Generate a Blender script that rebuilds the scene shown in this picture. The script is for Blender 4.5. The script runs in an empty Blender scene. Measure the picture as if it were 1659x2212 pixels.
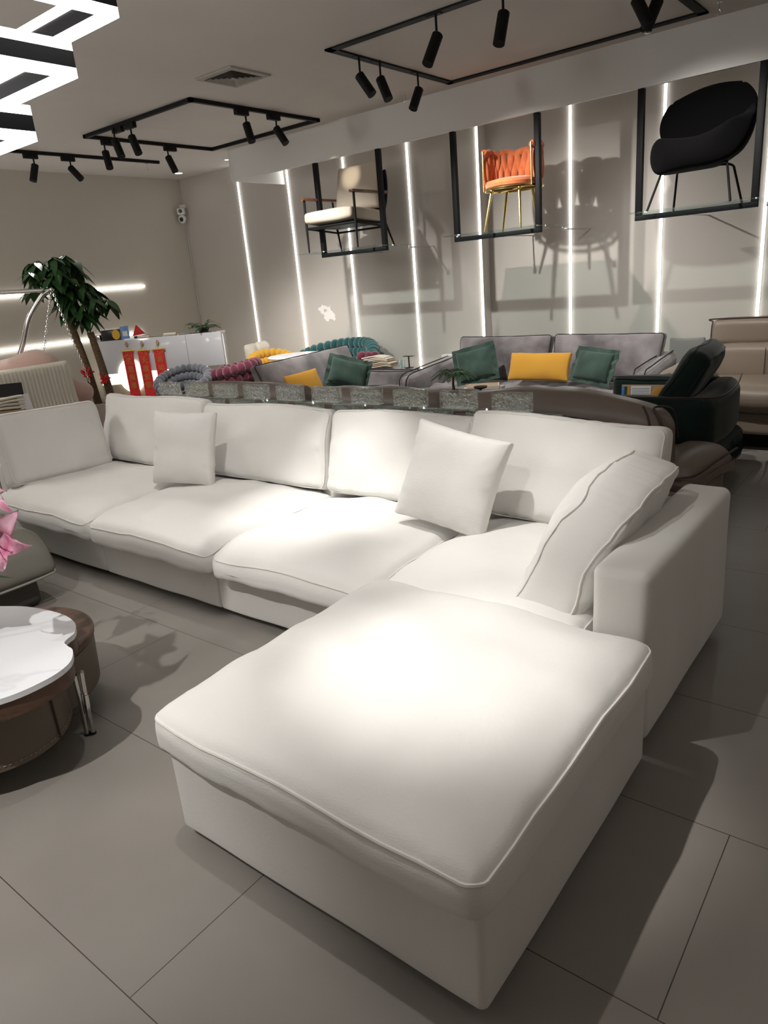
import bpy, bmesh, math, random
from mathutils import Vector, Matrix, noise
V = Vector
PI = math.pi
scene = bpy.context.scene
COL = scene.collection
random.seed(7)

# ------------------------------------------------------------------ camera
def set_camera():
    import math as m
    a, b, c = 2.25392512, 0.31787224, -0.08837349
    fwd = V((m.cos(a) * m.cos(b), m.sin(a) * m.cos(b), -m.sin(b)))
    right = V((m.sin(a), -m.cos(a), 0))
    up = right.cross(fwd)
    r2 = m.cos(c) * right + m.sin(c) * up
    u2 = -m.sin(c) * right + m.cos(c) * up
    M = Matrix((r2, u2, -fwd)).transposed().to_4x4()
    M.translation = V((0, 0, 1.6))
    cd = bpy.data.cameras.new('camera')
    co = bpy.data.objects.new('camera', cd)
    COL.objects.link(co)
    co.matrix_world = M
    cd.sensor_fit = 'HORIZONTAL'; cd.sensor_width = 36
    cd.lens = 1533.65 / 1659 * 36
    cd.clip_start = 0.02
    scene.camera = co
set_camera()

# ------------------------------------------------------------------ object helpers
def tag(o, label=None, cat=None, group=None, kind=None):
    if label: o['label'] = label
    if cat: o['category'] = cat
    if group: o['group'] = group
    if kind: o['kind'] = kind
    return o
def thing(name, label, cat, loc=(0, 0, 0), rz=0, group=None):
    o = bpy.data.objects.new(name, None)
    o.empty_display_size = 0.1
    COL.objects.link(o)
    o.location = loc; o.rotation_euler = (0, 0, rz)
    return tag(o, label, cat, group)
def wm(o):
    m = Matrix.Identity(4)
    while o is not None:
        m = o.matrix_basis @ m
        o = o.parent
    return m
def obj(name, bm, mat, parent=None, M=None, local=False, ang=38, loc=None):
    """link a bmesh as one object; vertices are in world space unless local"""
    if M is not None: bm.transform(M)
    if parent is not None and not local: bm.transform(wm(parent).inverted())
    org = None
    if parent is None:
        if loc is None:
            xs = [v.co for v in bm.verts]
            org = V((sum(p.x for p in xs) / len(xs), sum(p.y for p in xs) / len(xs), min(p.z for p in xs)))
        else: org = V(loc)
        bm.transform(Matrix.Translation(-org))
    bmesh.ops.recalc_face_normals(bm, faces=bm.faces[:]) if True else None
    lim = math.radians(ang)
    for f in bm.faces: f.smooth = True
    for e in bm.edges:
        if len(e.link_faces) == 2:
            try: e.smooth = e.calc_face_angle() < lim
            except Exception: pass
    me = bpy.data.meshes.new(name)
    bm.to_mesh(me); bm.free()
    mats = mat if isinstance(mat, (list, tuple)) else [mat]
    for m in mats: me.materials.append(m)
    o = bpy.data.objects.new(name, me)
    COL.objects.link(o)
    if parent is not None: o.parent = parent
    else: o.location = org
    return o
def struct(name, bm, mat, **k):
    o = obj(name, bm, mat, **k); o['kind'] = 'structure'; return o
def dup(root, loc=None, rz=None, label=None, group=None):
    r = root.copy(); COL.objects.link(r)
    if loc is not None: r.location = loc
    if rz is not None: r.rotation_euler = (0, 0, rz)
    if label: r['label'] = label
    if group: r['group'] = group
    for ch in list(root.children):
        c = ch.copy(); COL.objects.link(c); c.parent = r
        for g in list(ch.children):
            d = g.copy(); COL.objects.link(d); d.parent = c
    return r
def B(): return bmesh.new()
def frame(o, x, y, z):
    x, y, z = V(x).normalized(), V(y).normalized(), V(z).normalized()
    m = Matrix((x, y, z)).transposed().to_4x4(); m.translation = V(o); return m
def lean(o, nrm, roll=0.0):
    """local z -> nrm, local y -> as upright as possible"""
    n = V(nrm).normalized()
    x = V((0, 0, 1)).cross(n).normalized(); y = n.cross(x)
    m = Matrix((x, y, n)).transposed().to_4x4() @ Matrix.Rotation(roll, 4, 'Z')
    m.translation = V(o); return m
def rz(a): return Matrix.Rotation(a, 4, 'Z')
def box(bm, x0, x1, y0, y1, z0, z1, bev=0.0, seg=2, M=None):
    r = bmesh.ops.create_cube(bm, size=1)
    vs = r['verts']
    for v in vs:
        v.co = V((x0 + (v.co.x + .5) * (x1 - x0), y0 + (v.co.y + .5) * (y1 - y0), z0 + (v.co.z + .5) * (z1 - z0)))
    if bev > 0:
        es = list({e for v in vs for e in v.link_edges})
        g = bmesh.ops.bevel(bm, geom=es, offset=bev, segments=seg, profile=.5, affect='EDGES')
        vs = list({v for f in g['faces'] for v in f.verts} | {v for v in vs if v.is_valid})
    if M is not None:
        for v in vs: v.co = M @ v.co
    return vs
def tube(bm, pts, r, seg=8, closed=False, radii=None, cap=True):
    pts = [V(p) for p in pts]; n = len(pts)
    rings = []; prev = None
    for i, p in enumerate(pts):
        if closed: t = (pts[(i + 1) % n] - pts[i - 1]).normalized()
        else:
            a = pts[max(i - 1, 0)]; b = pts[min(i + 1, n - 1)]
            t = (b - a).normalized()
        if prev is None:
            u = t.cross(V((0, 0, 1)))
            if u.length < 1e-3: u = t.cross(V((1, 0, 0)))
            u.normalize()
        else:
            u = prev - t * prev.dot(t)
            if u.length < 1e-6: u = t.orthogonal()
            u.normalize()
        prev = u
        w = t.cross(u)
        rr = radii[i] if radii else r
        rings.append([bm.verts.new(p + (u * math.cos(2 * PI * k / seg) + w * math.sin(2 * PI * k / seg)) * rr) for k in range(seg)])
    m = n if closed else n - 1
    for i in range(m):
        a, b = rings[i], rings[(i + 1) % n]
        for k in range(seg):
            bm.faces.new((a[k], a[(k + 1) % seg], b[(k + 1) % seg], b[k]))
    if cap and not closed:
        bm.faces.new(rings[0]); bm.faces.new(rings[-1][::-1])
def cyl(bm, a, b, r, r2=None, seg=16):
    tube(bm, [a, b], r, seg, radii=[r, r if r2 is None else r2])
def lathe(bm, c, prof, seg=32, a0=0, M=None):
    c = V(c); rings = []
    for (r, z) in prof:
        if r < 1e-5: rings.append([bm.verts.new(c + V((0, 0, z)))])
        else: rings.append([bm.verts.new(c + V((r * math.cos(a0 + 2 * PI * k / seg), r * math.sin(a0 + 2 * PI * k / seg), z))) for k in range(seg)])
    for a, b in zip(rings, rings[1:]):
        for k in range(seg):
            k2 = (k + 1) % seg
            if len(a) == 1 and len(b) == 1: continue
            if len(a) == 1: bm.faces.new((a[0], b[k], b[k2]))
            elif len(b) == 1: bm.faces.new((a[k], a[k2], b[0]))
            else: bm.faces.new((a[k], a[k2], b[k2], b[k]))
    if len(rings[0]) > 1: bm.faces.new(rings[0][::-1])
    if len(rings[-1]) > 1: bm.faces.new(rings[-1])
    if M is not None:
        for r in rings:
            for v in r: v.co = M @ v.co
def prism(bm, poly, z0, z1, M=None, bev=0):
    a = [bm.verts.new(V((x, y, z0))) for x, y in poly]; b = [bm.verts.new(V((x, y, z1))) for x, y in poly]
    n = len(poly); fs = [bm.faces.new(a[::-1]), bm.faces.new(b)]
    for i in range(n): fs.append(bm.faces.new((a[i], a[(i + 1) % n], b[(i + 1) % n], b[i])))
    vs = a + b
    if bev:
        es = list({e for f in fs[:2] for e in f.edges})
        g = bmesh.ops.bevel(bm, geom=es, offset=bev, segments=2, profile=.5, affect='EDGES')
        vs = list({v for f in bm.faces for v in f.verts}) if M is not None else vs
    if M is not None:
        for v in vs:
            if v.is_valid: v.co = M @ v.co
def ell(bm, c, rx, ry, rz_, M=None, u=16, v=10):
    m = Matrix.Translation(V(c)) @ (M if M is not None else Matrix.Identity(4)) @ Matrix.Diagonal((rx, ry, rz_, 1))
    bmesh.ops.create_uvsphere(bm, u_segments=u, v_segments=v, radius=1, matrix=m)
def spline(pts, n=8, closed=False):
    pts = [V(p) for p in pts]; out = []; L = len(pts)
    rng = range(L) if closed else range(L - 1)
    for i in rng:
        p1, p2 = pts[i], pts[(i + 1) % L]
        p0 = pts[i - 1] if (closed or i > 0) else p1 * 2 - p2
        p3 = pts[(i + 2) % L] if (closed or i + 2 < L) else p2 * 2 - p1
        for k in range(n):
            t = k / n
            out.append(0.5 * ((2 * p1) + (-p0 + p2) * t + (2 * p0 - 5 * p1 + 4 * p2 - p3) * t * t + (-p0 + 3 * p1 - 3 * p2 + p3) * t ** 3))
    if not closed: out.append(pts[-1])
    return out
def axis_samples(h, r, n):
    i = h - r
    ed = [i + r * math.tan(math.radians(t)) for t in (0, 16, 31, 45)]
    inn = [-i + 2 * i * k / n for k in range(n + 1)]
    return [-e for e in ed[:0:-1]] + inn + ed[1:]
def sbox(bm, hx, hy, hz, r, n=(10, 10, 3), fn=None, M=None):
    """rounded box with a dense surface grid, optionally deformed by fn"""
    ax = [axis_samples(h, r, k) for h, k in zip((hx, hy, hz), n)]
    H = (hx, hy, hz); cache = {}
    def vert(p):
        key = tuple(round(c, 5) for c in p)
        if key in cache: return cache[key]
        q = V([max(-(H[i] - r), min(H[i] - r, p[i])) for i in range(3)])
        d = V(p) - q
        s = q + d.normalized() * r if d.length > 1e-9 else V(p)
        if fn: s = V(fn(s))
        if M is not None: s = M @ s
        v = bm.verts.new(s); cache[key] = v; return v
    for a in range(3):
        b, c = (a + 1) % 3, (a + 2) % 3
        for sgn in (-1, 1):
            for i in range(len(ax[b]) - 1):
                for j in range(len(ax[c]) - 1):
                    q = []
                    for (ii, jj) in ((i, j), (i + 1, j), (i + 1, j + 1), (i, j + 1)):
                        p = [0, 0, 0]; p[a] = sgn * H[a]; p[b] = ax[b][ii]; p[c] = ax[c][jj]
                        q.append(vert(p))
                    if sgn < 0: q.reverse()
                    if len(set(q)) == 4: bm.faces.new(q)
def rrect(hx, hy, r, z, n=5, m=10):
    out = []
    for cx, cy, a0 in ((hx - r, hy - r, 0), (-hx + r, hy - r, 90), (-hx + r, -hy + r, 180), (hx - r, -hy + r, 270)):
        for k in range(n + 1):
            a = math.radians(a0 + 90 * k / n); out.append(V((cx + r * math.cos(a), cy + r * math.sin(a), z)))
        nx = [(-hx + r, hy), (-hx, -hy + r), (hx - r, -hy), (hx, hy - r)][[0, 90, 180, 270].index(a0)]
        s = out[-1]; e = V((nx[0], nx[1], z))
        for k in range(1, m): out.append(s.lerp(e, k / m))
    return out
def cushion_fn(hx, hy, hz, puff=1.0, pinch=0.03, wr=0.006, seed=0, extra=None, under=None, pw=0.6, ruf=1.0, cr=0):
    def fn(s):
        x, y, z = s
        u, v = x / hx, y / hy
        au, av = min(1, abs(u)), min(1, abs(v))
        P = max(0, (1 - au ** 3)) * max(0, (1 - av ** 3))
        pf = puff if (z > 0 or under is None) else under
        zz = z * (1 + pf * P ** pw)
        x2 = x * (1 - pinch * (1 - av * av)); y2 = y * (1 - pinch * (1 - au * au))
        E = max(au, av) ** 5
        zz += wr * noise.noise(V((x * 5, y * 5, seed * 3.1 + (2 if z > 0 else 0)))) * 1.6
        w = .3 * ruf * wr * noise.noise(V((x * 26, y * 26, seed + 9))) * E * (1 - 0.7 * E)
        zz += 2.0 * w * (1 if z > 0 else -1)
        x2 += w * 1.2 * (1 if u > 0 else -1) * (au ** 4); y2 += w * 1.2 * (1 if v > 0 else -1) * (av ** 4)
        if cr:
            sg_ = 1 if z > 0 else -1
            e1 = math.exp(-(1 - au) / .16) * (1 - av ** 6); e2 = math.exp(-(1 - av) / .16) * (1 - au ** 6)
            w1 = math.sin(v * 13 + 4 * noise.noise(V((v * 2.3, seed, u)))) * (.4 + max(0, noise.noise(V((v * 3, seed * 2, 5)))) * 2)
            w2 = math.sin(u * 17 + 4 * noise.noise(V((u * 2.3, seed + 7, v)))) * (.3 + max(0, noise.noise(V((u * 3, seed * 2, 9)))) * 2)
            zz += sg_ * cr * (e1 * w1 + .7 * e2 * w2) * (1 - .75 * max(au, av) ** 14)
        p = V((x2, y2, zz))
        return extra(p) if extra else p
    return fn
def cushion(name, mat, w, d, t, M, parent=None, r=0.035, n=22, puff=1.0, pinch=0.03, wr=0.006, seed=0, extra=None,
            under=None, piping=None, pr=0.004, both=True, pmat=None, ang=60, pw=0.6, ruf=1.0, edge=None, cr=0):
    hx, hy, hz = w / 2, d / 2, t / 2
    r = min(r, hz * .98)
    fn = cushion_fn(hx, hy, hz, puff, pinch, wr, seed, extra, under, pw, ruf, cr)
    bm = B(); sbox(bm, hx, hy, hz, r, (n, max(6, int(n * d / w)), 3), fn)
    o = obj(name, bm, mat, parent, M, ang=ang) if parent is not None else obj(name, bm, mat, None, M, ang=ang, loc=M.translation)
    if piping:
        k = r * (1 - math.sqrt(.5)) * .9
        bp = B()
        for sg in ((1, -1) if both else (1,)):
            pts = [M @ V(fn(p)) for p in rrect(hx - k, hy - k, max(r, .02), sg * (hz - k))]
            tube(bp, pts, pr, 6, closed=True)
        obj('piping', bp, pmat or mat, o)
    return o
# ------------------------------------------------------------------ materials
def nt(name):
    m = bpy.data.materials.new(name); m.use_nodes = True
    t = m.node_tree; b = t.nodes['Principled BSDF']; return m, t, b
def N(t, typ, **k):
    n = t.nodes.new(typ)
    for a, v in k.items(): setattr(n, a, v)
    return n
def setin(b, **k):
    for a, v in k.items():
        a = a.replace('_', ' ')
        if a in b.inputs: b.inputs[a].default_value = v
def rgb(c): return (c[0], c[1], c[2], 1)
def mat(name, col, rough=.6, metal=0, col2=None, nscale=8, bump=0, bscale=200, spec=.5, sheen=0, stretch=(1, 1, 1), coat=0,
        detail=4, ramp=(.35, .65), emis=None, estr=0, bdist=.002, trans=0, ior=1.45, wave=None, coords='Object'):
    m, t, b = nt(name)
    b.inputs['Base Color'].default_value = rgb(col); b.inputs['Roughness'].default_value = rough
    b.inputs['Metallic'].default_value = metal
    b.inputs['Specular IOR Level'].default_value = spec
    b.inputs['Sheen Weight'].default_value = sheen; b.inputs['Coat Weight'].default_value = coat
    b.inputs['Transmission Weight'].default_value = trans; b.inputs['IOR'].default_value = ior
    if emis: b.inputs['Emission Color'].default_value = rgb(emis); b.inputs['Emission Strength'].default_value = estr
    if col2 or bump:
        tc = N(t, 'ShaderNodeTexCoord'); mp = N(t, 'ShaderNodeMapping')
        mp.inputs['Scale'].default_value = stretch
        t.links.new(tc.outputs[coords], mp.inputs['Vector'])
    if col2:
        nz = N(t, 'ShaderNodeTexNoise'); nz.inputs['Scale'].default_value = nscale; nz.inputs['Detail'].default_value = detail
        cr = N(t, 'ShaderNodeValToRGB')
        cr.color_ramp.elements[0].color = rgb(col); cr.color_ramp.elements[1].color = rgb(col2)
        cr.color_ramp.elements[0].position, cr.color_ramp.elements[1].position = ramp
        t.links.new(mp.outputs[0], nz.inputs['Vector']); t.links.new(nz.outputs['Fac'], cr.inputs[0]); t.links.new(cr.outputs[0], b.inputs['Base Color'])
    if bump:
        if wave:
            nz2 = N(t, 'ShaderNodeTexWave'); nz2.inputs['Scale'].default_value = wave[0]; nz2.inputs['Distortion'].default_value = wave[1]
            nz2.inputs['Detail'].default_value = 2; nz2.inputs['Detail Scale'].default_value = wave[2]
            nz2.bands_direction = wave[3]
        else:
            nz2 = N(t, 'ShaderNodeTexNoise'); nz2.inputs['Scale'].default_value = bscale; nz2.inputs['Detail'].default_value = 3
        bp = N(t, 'ShaderNodeBump'); bp.inputs['Strength'].default_value = bump; bp.inputs['Distance'].default_value = bdist
        t.links.new(mp.outputs[0], nz2.inputs['Vector']); t.links.new(nz2.outputs['Fac'], bp.inputs['Height']); t.links.new(bp.outputs[0], b.inputs['Normal'])
    return m
def emit(name, col, s):
    m = bpy.data.materials.new(name); m.use_nodes = True; t = m.node_tree
    t.nodes.clear(); e = N(t, 'ShaderNodeEmission'); o = N(t, 'ShaderNodeOutputMaterial')
    e.inputs[0].default_value = rgb(col); e.inputs[1].default_value = s; t.links.new(e.outputs[0], o.inputs[0]); return m
# ------------------------------------------------------------------ material library
def floor_material():
    m, t, b = nt('porcelain_tile')
    g = N(t, 'ShaderNodeNewGeometry'); sp = N(t, 'ShaderNodeSeparateXYZ'); t.links.new(g.outputs['Position'], sp.inputs[0])
    def mth(op, a, c=None, d=None):
        n = N(t, 'ShaderNodeMath', operation=op)
        for i, v in enumerate((a, c, d)):
            if v is None: continue
            if isinstance(v, (int, float)): n.inputs[i].default_value = v
            else: t.links.new(v, n.inputs[i])
        return n.outputs[0]
    PY, PX = 0.644, 1.29
    yy = mth('DIVIDE', mth('SUBTRACT', sp.outputs['Y'], 0.543), PY)
    row = mth('FLOOR', yy)
    fy = mth('MULTIPLY', mth('ABSOLUTE', mth('SUBTRACT', mth('FRACT', mth('ADD', yy, .5)), .5)), PY)
    xo = mth('ADD', mth('SUBTRACT', sp.outputs['X'], -0.077), mth('MULTIPLY', row, .3225))
    isr = mth('COMPARE', row, 1.0, .1)
    xo = mth('SUBTRACT', xo, mth('MULTIPLY', isr, .08))
    xx = mth('DIVIDE', xo, PX)
    fx = mth('MULTIPLY', mth('ABSOLUTE', mth('SUBTRACT', mth('FRACT', mth('ADD', xx, .5)), .5)), PX)
    mn = mth('MINIMUM', fx, fy)
    gr = mth('LESS_THAN', mn, 0.0014)
    tid = mth('ADD', mth('MULTIPLY', row, 7.3), mth('MULTIPLY', mth('FLOOR', xx), 3.1))
    wn = N(t, 'ShaderNodeTexWhiteNoise', noise_dimensions='1D'); t.links.new(tid, wn.inputs['W'])
    nz = N(t, 'ShaderNodeTexNoise'); nz.inputs['Scale'].default_value = 2.2; nz.inputs['Detail'].default_value = 7
    t.links.new(g.outputs['Position'], nz.inputs['Vector'])
    f = mth('ADD', mth('MULTIPLY', nz.outputs['Fac'], .9), mth('MULTIPLY', wn.outputs['Value'], .15))
    cr = N(t, 'ShaderNodeValToRGB'); t.links.new(f, cr.inputs[0])
    cr.color_ramp.elements[0].position = .3; cr.color_ramp.elements[1].position = .75
    cr.color_ramp.elements[0].color = rgb((.232, .214, .194)); cr.color_ramp.elements[1].color = rgb((.280, .260, .236))
    mx = N(t, 'ShaderNodeMix', data_type='RGBA'); t.links.new(gr, mx.inputs['Factor']); t.links.new(cr.outputs[0], mx.inputs['A'])
    mx.inputs['B'].default_value = rgb((.055, .045, .035))
    t.links.new(mx.outputs['Result'], b.inputs['Base Color'])
    b.inputs['Roughness'].default_value = .38
    b.inputs['Specular IOR Level'].default_value = .35
    return m
def wall_material(name, c1, c2, stains=False):
    m, t, b = nt(name)
    g = N(t, 'ShaderNodeNewGeometry')
    nz = N(t, 'ShaderNodeTexNoise'); nz.inputs['Scale'].default_value = .8; nz.inputs['Detail'].default_value = 5
    t.links.new(g.outputs['Position'], nz.inputs['Vector'])
    cr = N(t, 'ShaderNodeValToRGB'); t.links.new(nz.outputs['Fac'], cr.inputs[0])
    cr.color_ramp.elements[0].position = .35; cr.color_ramp.elements[1].position = .65
    cr.color_ramp.elements[0].color = rgb(c1); cr.color_ramp.elements[1].color = rgb(c2)
    b.inputs['Roughness'].default_value = .85
    out = cr.outputs[0]
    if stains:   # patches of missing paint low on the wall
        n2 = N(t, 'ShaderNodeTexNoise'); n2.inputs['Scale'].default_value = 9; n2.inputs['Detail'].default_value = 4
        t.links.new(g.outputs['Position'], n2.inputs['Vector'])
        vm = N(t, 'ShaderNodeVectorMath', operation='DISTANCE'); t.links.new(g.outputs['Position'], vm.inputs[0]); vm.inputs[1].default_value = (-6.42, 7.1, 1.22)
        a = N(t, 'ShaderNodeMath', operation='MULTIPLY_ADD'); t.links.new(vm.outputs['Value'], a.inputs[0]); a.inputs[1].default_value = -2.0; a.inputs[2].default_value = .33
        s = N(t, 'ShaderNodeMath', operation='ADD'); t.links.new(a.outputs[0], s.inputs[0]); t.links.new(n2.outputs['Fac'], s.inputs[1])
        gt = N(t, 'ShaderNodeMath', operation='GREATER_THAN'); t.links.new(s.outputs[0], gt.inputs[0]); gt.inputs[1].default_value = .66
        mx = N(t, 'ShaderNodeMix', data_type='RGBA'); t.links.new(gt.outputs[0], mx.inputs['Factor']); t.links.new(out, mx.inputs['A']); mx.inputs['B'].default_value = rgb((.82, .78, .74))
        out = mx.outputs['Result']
    t.links.new(out, b.inputs['Base Color'])
    return m
def marble_material():
    m, t, b = nt('white_marble')
    tc = N(t, 'ShaderNodeTexCoord'); wv = N(t, 'ShaderNodeTexNoise'); wv.inputs['Scale'].default_value = 1.5; wv.inputs['Detail'].default_value = 4; wv.inputs['Distortion'].default_value = .8
    t.links.new(tc.outputs['Object'], wv.inputs['Vector'])
    cr = N(t, 'ShaderNodeValToRGB'); t.links.new(wv.outputs['Fac'], cr.inputs[0])
    e = cr.color_ramp.elements
    e[0].position = 0; e[0].color = rgb((.78, .79, .82)); e[1].position = 1; e[1].color = rgb((.78, .79, .82))
    for p, c in ((.485, (.78, .79, .82)), (.505, (.68, .69, .715)), (.525, (.78, .79, .82))):
        q = e.new(p); q.color = rgb(c)
    t.links.new(cr.outputs[0], b.inputs['Base Color']); b.inputs['Roughness'].default_value = .18
    return m
def wood_material(name, c1, c2, sc=(1, 14, 14), rough=.4):
    m, t, b = nt(name)
    tc = N(t, 'ShaderNodeTexCoord'); mp = N(t, 'ShaderNodeMapping'); mp.inputs['Scale'].default_value = sc
    nz = N(t, 'ShaderNodeTexNoise'); nz.inputs['Scale'].default_value = 3; nz.inputs['Detail'].default_value = 6; nz.inputs['Distortion'].default_value = .8
    cr = N(t, 'ShaderNodeValToRGB'); cr.color_ramp.elements[0].position = .35; cr.color_ramp.elements[1].position = .65
    cr.color_ramp.elements[0].color = rgb(c1); cr.color_ramp.elements[1].color = rgb(c2)
    t.links.new(tc.outputs['Object'], mp.inputs[0]); t.links.new(mp.outputs[0], nz.inputs['Vector']); t.links.new(nz.outputs['Fac'], cr.inputs[0]); t.links.new(cr.outputs[0], b.inputs['Base Color'])
    b.inputs['Roughness'].default_value = rough
    return m
M_floor = floor_material()
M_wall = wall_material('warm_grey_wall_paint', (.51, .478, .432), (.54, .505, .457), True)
M_wall2 = wall_material('darker_wall_paint', (.47, .435, .37), (.50, .46, .395))  # slightly darker and yellower tone than the back wall
M_ceil = wall_material('ceiling_paint', (.62, .58, .535), (.66, .62, .57))
M_soffit = wall_material('soffit_paint', (.72, .70, .67), (.75, .73, .70))
M_black = mat('black_powder_coated_metal', (.005, .005, .0055), .6, spec=.25)
M_blackgap = mat('black_underside', (.012, .010, .009), .9)  # near-black; also stands for shade in the vent and under the khaki sofa
M_led = emit('white_led_diffuser', (1, .985, .96), 9.0)
M_led2 = emit('chandelier_led_diffuser', (1, .99, .97), 6.0)
M_warmglow = emit('warm_backlight', (1, .88, .72), 2.6)
M_white_fab = mat('ivory_chenille', (.715, .702, .675), .95, col2=(.75, .737, .71), nscale=3, bump=.6, bdist=.0016, bscale=300, stretch=(.4, 1, 1), spec=.15, sheen=.25)
M_white_fab2 = mat('ivory_chenille_smooth', (.675, .66, .632), .95, col2=(.71, .695, .67), nscale=3, bump=.6, bdist=.0014, bscale=320, stretch=(1, 1, .35), spec=.15, sheen=.25)
M_pipe = mat('ivory_piping', (.72, .70, .665), .9)
M_chrome = mat('polished_steel', (.75, .74, .72), .14, 1)
M_gold = mat('polished_brass', (.78, .60, .22), .2, 1)
M_marble = marble_material()
M_walnut = wood_material('walnut', (.060, .032, .020), (.125, .066, .042), (9, 1, 9))
M_armwood = wood_material('dark_walnut_armrest', (.10, .04, .02), (.19, .08, .035), (2, 12, 12), .3)
M_taupe = mat('taupe_leather', (.185, .148, .126), .38, bump=.12, bscale=260, spec=.4, col2=(.21, .168, .144), nscale=2)
M_taupe_dark = mat('brown_leather_edge', (.05, .03, .026), .5)
M_beige_lea = mat('khaki_leather', (.215, .172, .132), .42, bump=.1, bscale=260, spec=.4)
M_grey_lea = mat('grey_leather', (.165, .155, .13), .4, bump=.1, bscale=240, spec=.4)
M_drum = mat('olive_grey_leather', (.120, .094, .068), .45, bump=.12, bscale=300)
M_gvel = mat('grey_velvet', (.105, .094, .097), .85, col2=(.27, .245, .248), nscale=3.6, detail=6, sheen=.6, spec=.1, ramp=(.38, .66))  # mottled greys; their contrast also paints in the velvet's varying sheen
M_gpipe = mat('black_piping', (.012, .012, .012), .6)
M_green = mat('sage_green_velvet', (.030, .058, .047), .85, col2=(.058, .096, .076), nscale=6, sheen=.3, spec=.1)
M_dgreen = mat('bottle_green_velvet', (.0052, .0135, .0115), .85, col2=(.0095, .022, .0185), nscale=5, sheen=.25, spec=.1)
M_yellow = mat('mustard_cloth', (.60, .31, .045), .85, bump=.2, bscale=120, sheen=.2, spec=.1)
M_teal = mat('teal_velvet', (.010, .060, .062), .8, col2=(.018, .085, .086), nscale=10, sheen=.5, spec=.1)
M_burg = mat('burgundy_velvet', (.085, .012, .026), .8, col2=(.13, .02, .04), nscale=10, sheen=.5, spec=.1)
M_yvel = mat('yellow_velvet', (.58, .31, .03), .8, sheen=.4, spec=.1)
M_blvel = mat('slate_velvet', (.085, .088, .105), .8, col2=(.13, .135, .155), nscale=9, sheen=.6, spec=.1)
M_pink = mat('blush_plush', (.60, .40, .34), .95, bump=.3, bscale=30, bdist=.01, sheen=.5)
M_pleat = mat('ivory_pleated_leather', (.70, .66, .56), .6)
M_gloss = mat('glossy_white_lacquer', (.60, .60, .62), .12, coat=.5)
M_desktop = mat('desk_top_white', (.66, .65, .62), .4)
M_pot = mat('white_ceramic', (.72, .66, .62), .18, coat=.3)
M_leaf = mat('dark_leaf', (.020, .055, .018), .4, col2=(.035, .095, .028), nscale=12, spec=.5)
M_leaf2 = mat('pothos_leaf', (.03, .085, .03), .35, col2=(.05, .13, .045), nscale=20)
M_bark = mat('brown_bark', (.10, .065, .035), .8, col2=(.16, .11, .06), nscale=18, bump=.5, bscale=60, stretch=(1, 1, 4))
M_soil = mat('soil', (.03, .022, .016), .95, bump=.8, bscale=80)
M_red = mat('red_brocade', (.52, .012, .018), .55, col2=(.66, .03, .02), nscale=30, bump=.1)
M_goldchar = mat('gold_print', (.42, .27, .04), .5, .3)
M_goldfoil = mat('gold_foil', (.75, .50, .10), .35, .8)
M_beigefab = mat('beige_upholstery', (.46, .40, .32), .7, bump=.1, bscale=150)
M_orange = mat('orange_velvet', (.60, .175, .065), .75, col2=(.46, .12, .04), nscale=9, sheen=.4, spec=.1)
M_blackvel = mat('black_velvet', (.004, .0038, .004), .95, spec=.05, sheen=.02)
M_paper = mat('white_paper', (.75, .75, .78), .6)
M_cream = mat('cream_cloth', (.62, .57, .48), .9)
M_petal = mat('pink_lily_petal', (.70, .17, .34), .5, col2=(.90, .60, .72), nscale=9, ramp=(.36, .56), trans=0)
M_stem = mat('green_stem', (.10, .22, .06), .5)
M_anther = mat('dark_anther', (.08, .02, .02), .7)
M_plastic = mat('white_plastic', (.72, .72, .70), .35)
M_blackpl = mat('black_plastic', (.012, .012, .014), .35)
M_blue = mat('blue_card', (.05, .16, .48), .4, col2=(.12, .35, .6), nscale=16)
M_yel = mat('yellow_disc', (.72, .42, .03), .5)
M_kraft = mat('brown_card', (.42, .29, .17), .8)
M_ventm = mat('dusty_vent', (.40, .37, .33), .6, col2=(.34, .31, .27), nscale=30)
M_brassy = mat('tan_wrap', (.36, .24, .12), .6)
def glass_material(name, bump, col=(.93, .97, .96), rough=.02, ior=1.45, bs=55):
    m, t, b = nt(name)
    setin(b, Base_Color=rgb(col), Roughness=rough, IOR=ior); b.inputs['Transmission Weight'].default_value = .93 if bump else 1
    if bump:
        tc = N(t, 'ShaderNodeTexCoord'); nz = N(t, 'ShaderNodeTexNoise'); nz.inputs['Scale'].default_value = bs; nz.inputs['Detail'].default_value = 3
        nz.inputs['Distortion'].default_value = 1.2
        bp = N(t, 'ShaderNodeBump'); bp.inputs['Strength'].default_value = bump; bp.inputs['Distance'].default_value = .03
        t.links.new(tc.outputs['Object'], nz.inputs['Vector']); t.links.new(nz.outputs['Fac'], bp.inputs['Height']); t.links.new(bp.outputs[0], b.inputs['Normal'])
    return m
def thin(m, fac, tint):   # let some light straight through, as a thin pane does
    t = m.node_tree; out = [n for n in t.nodes if n.type == 'OUTPUT_MATERIAL'][0]; b = t.nodes['Principled BSDF']
    tr = N(t, 'ShaderNodeBsdfTransparent'); tr.inputs[0].default_value = rgb(tint); mx = N(t, 'ShaderNodeMixShader'); mx.inputs[0].default_value = fac
    t.links.new(b.outputs[0], mx.inputs[1]); t.links.new(tr.outputs[0], mx.inputs[2]); t.links.new(mx.outputs[0], out.inputs[0]); return m
M_brick = glass_material('hammered_glass', .75, col=(.90, .95, .94), rough=.02, bs=42); thin(M_brick, .5, (.93, .98, .97))
M_glass = glass_material('clear_glass', 0, (.80, .92, .90)); thin(M_glass, .8, (.90, .96, .95))

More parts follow.
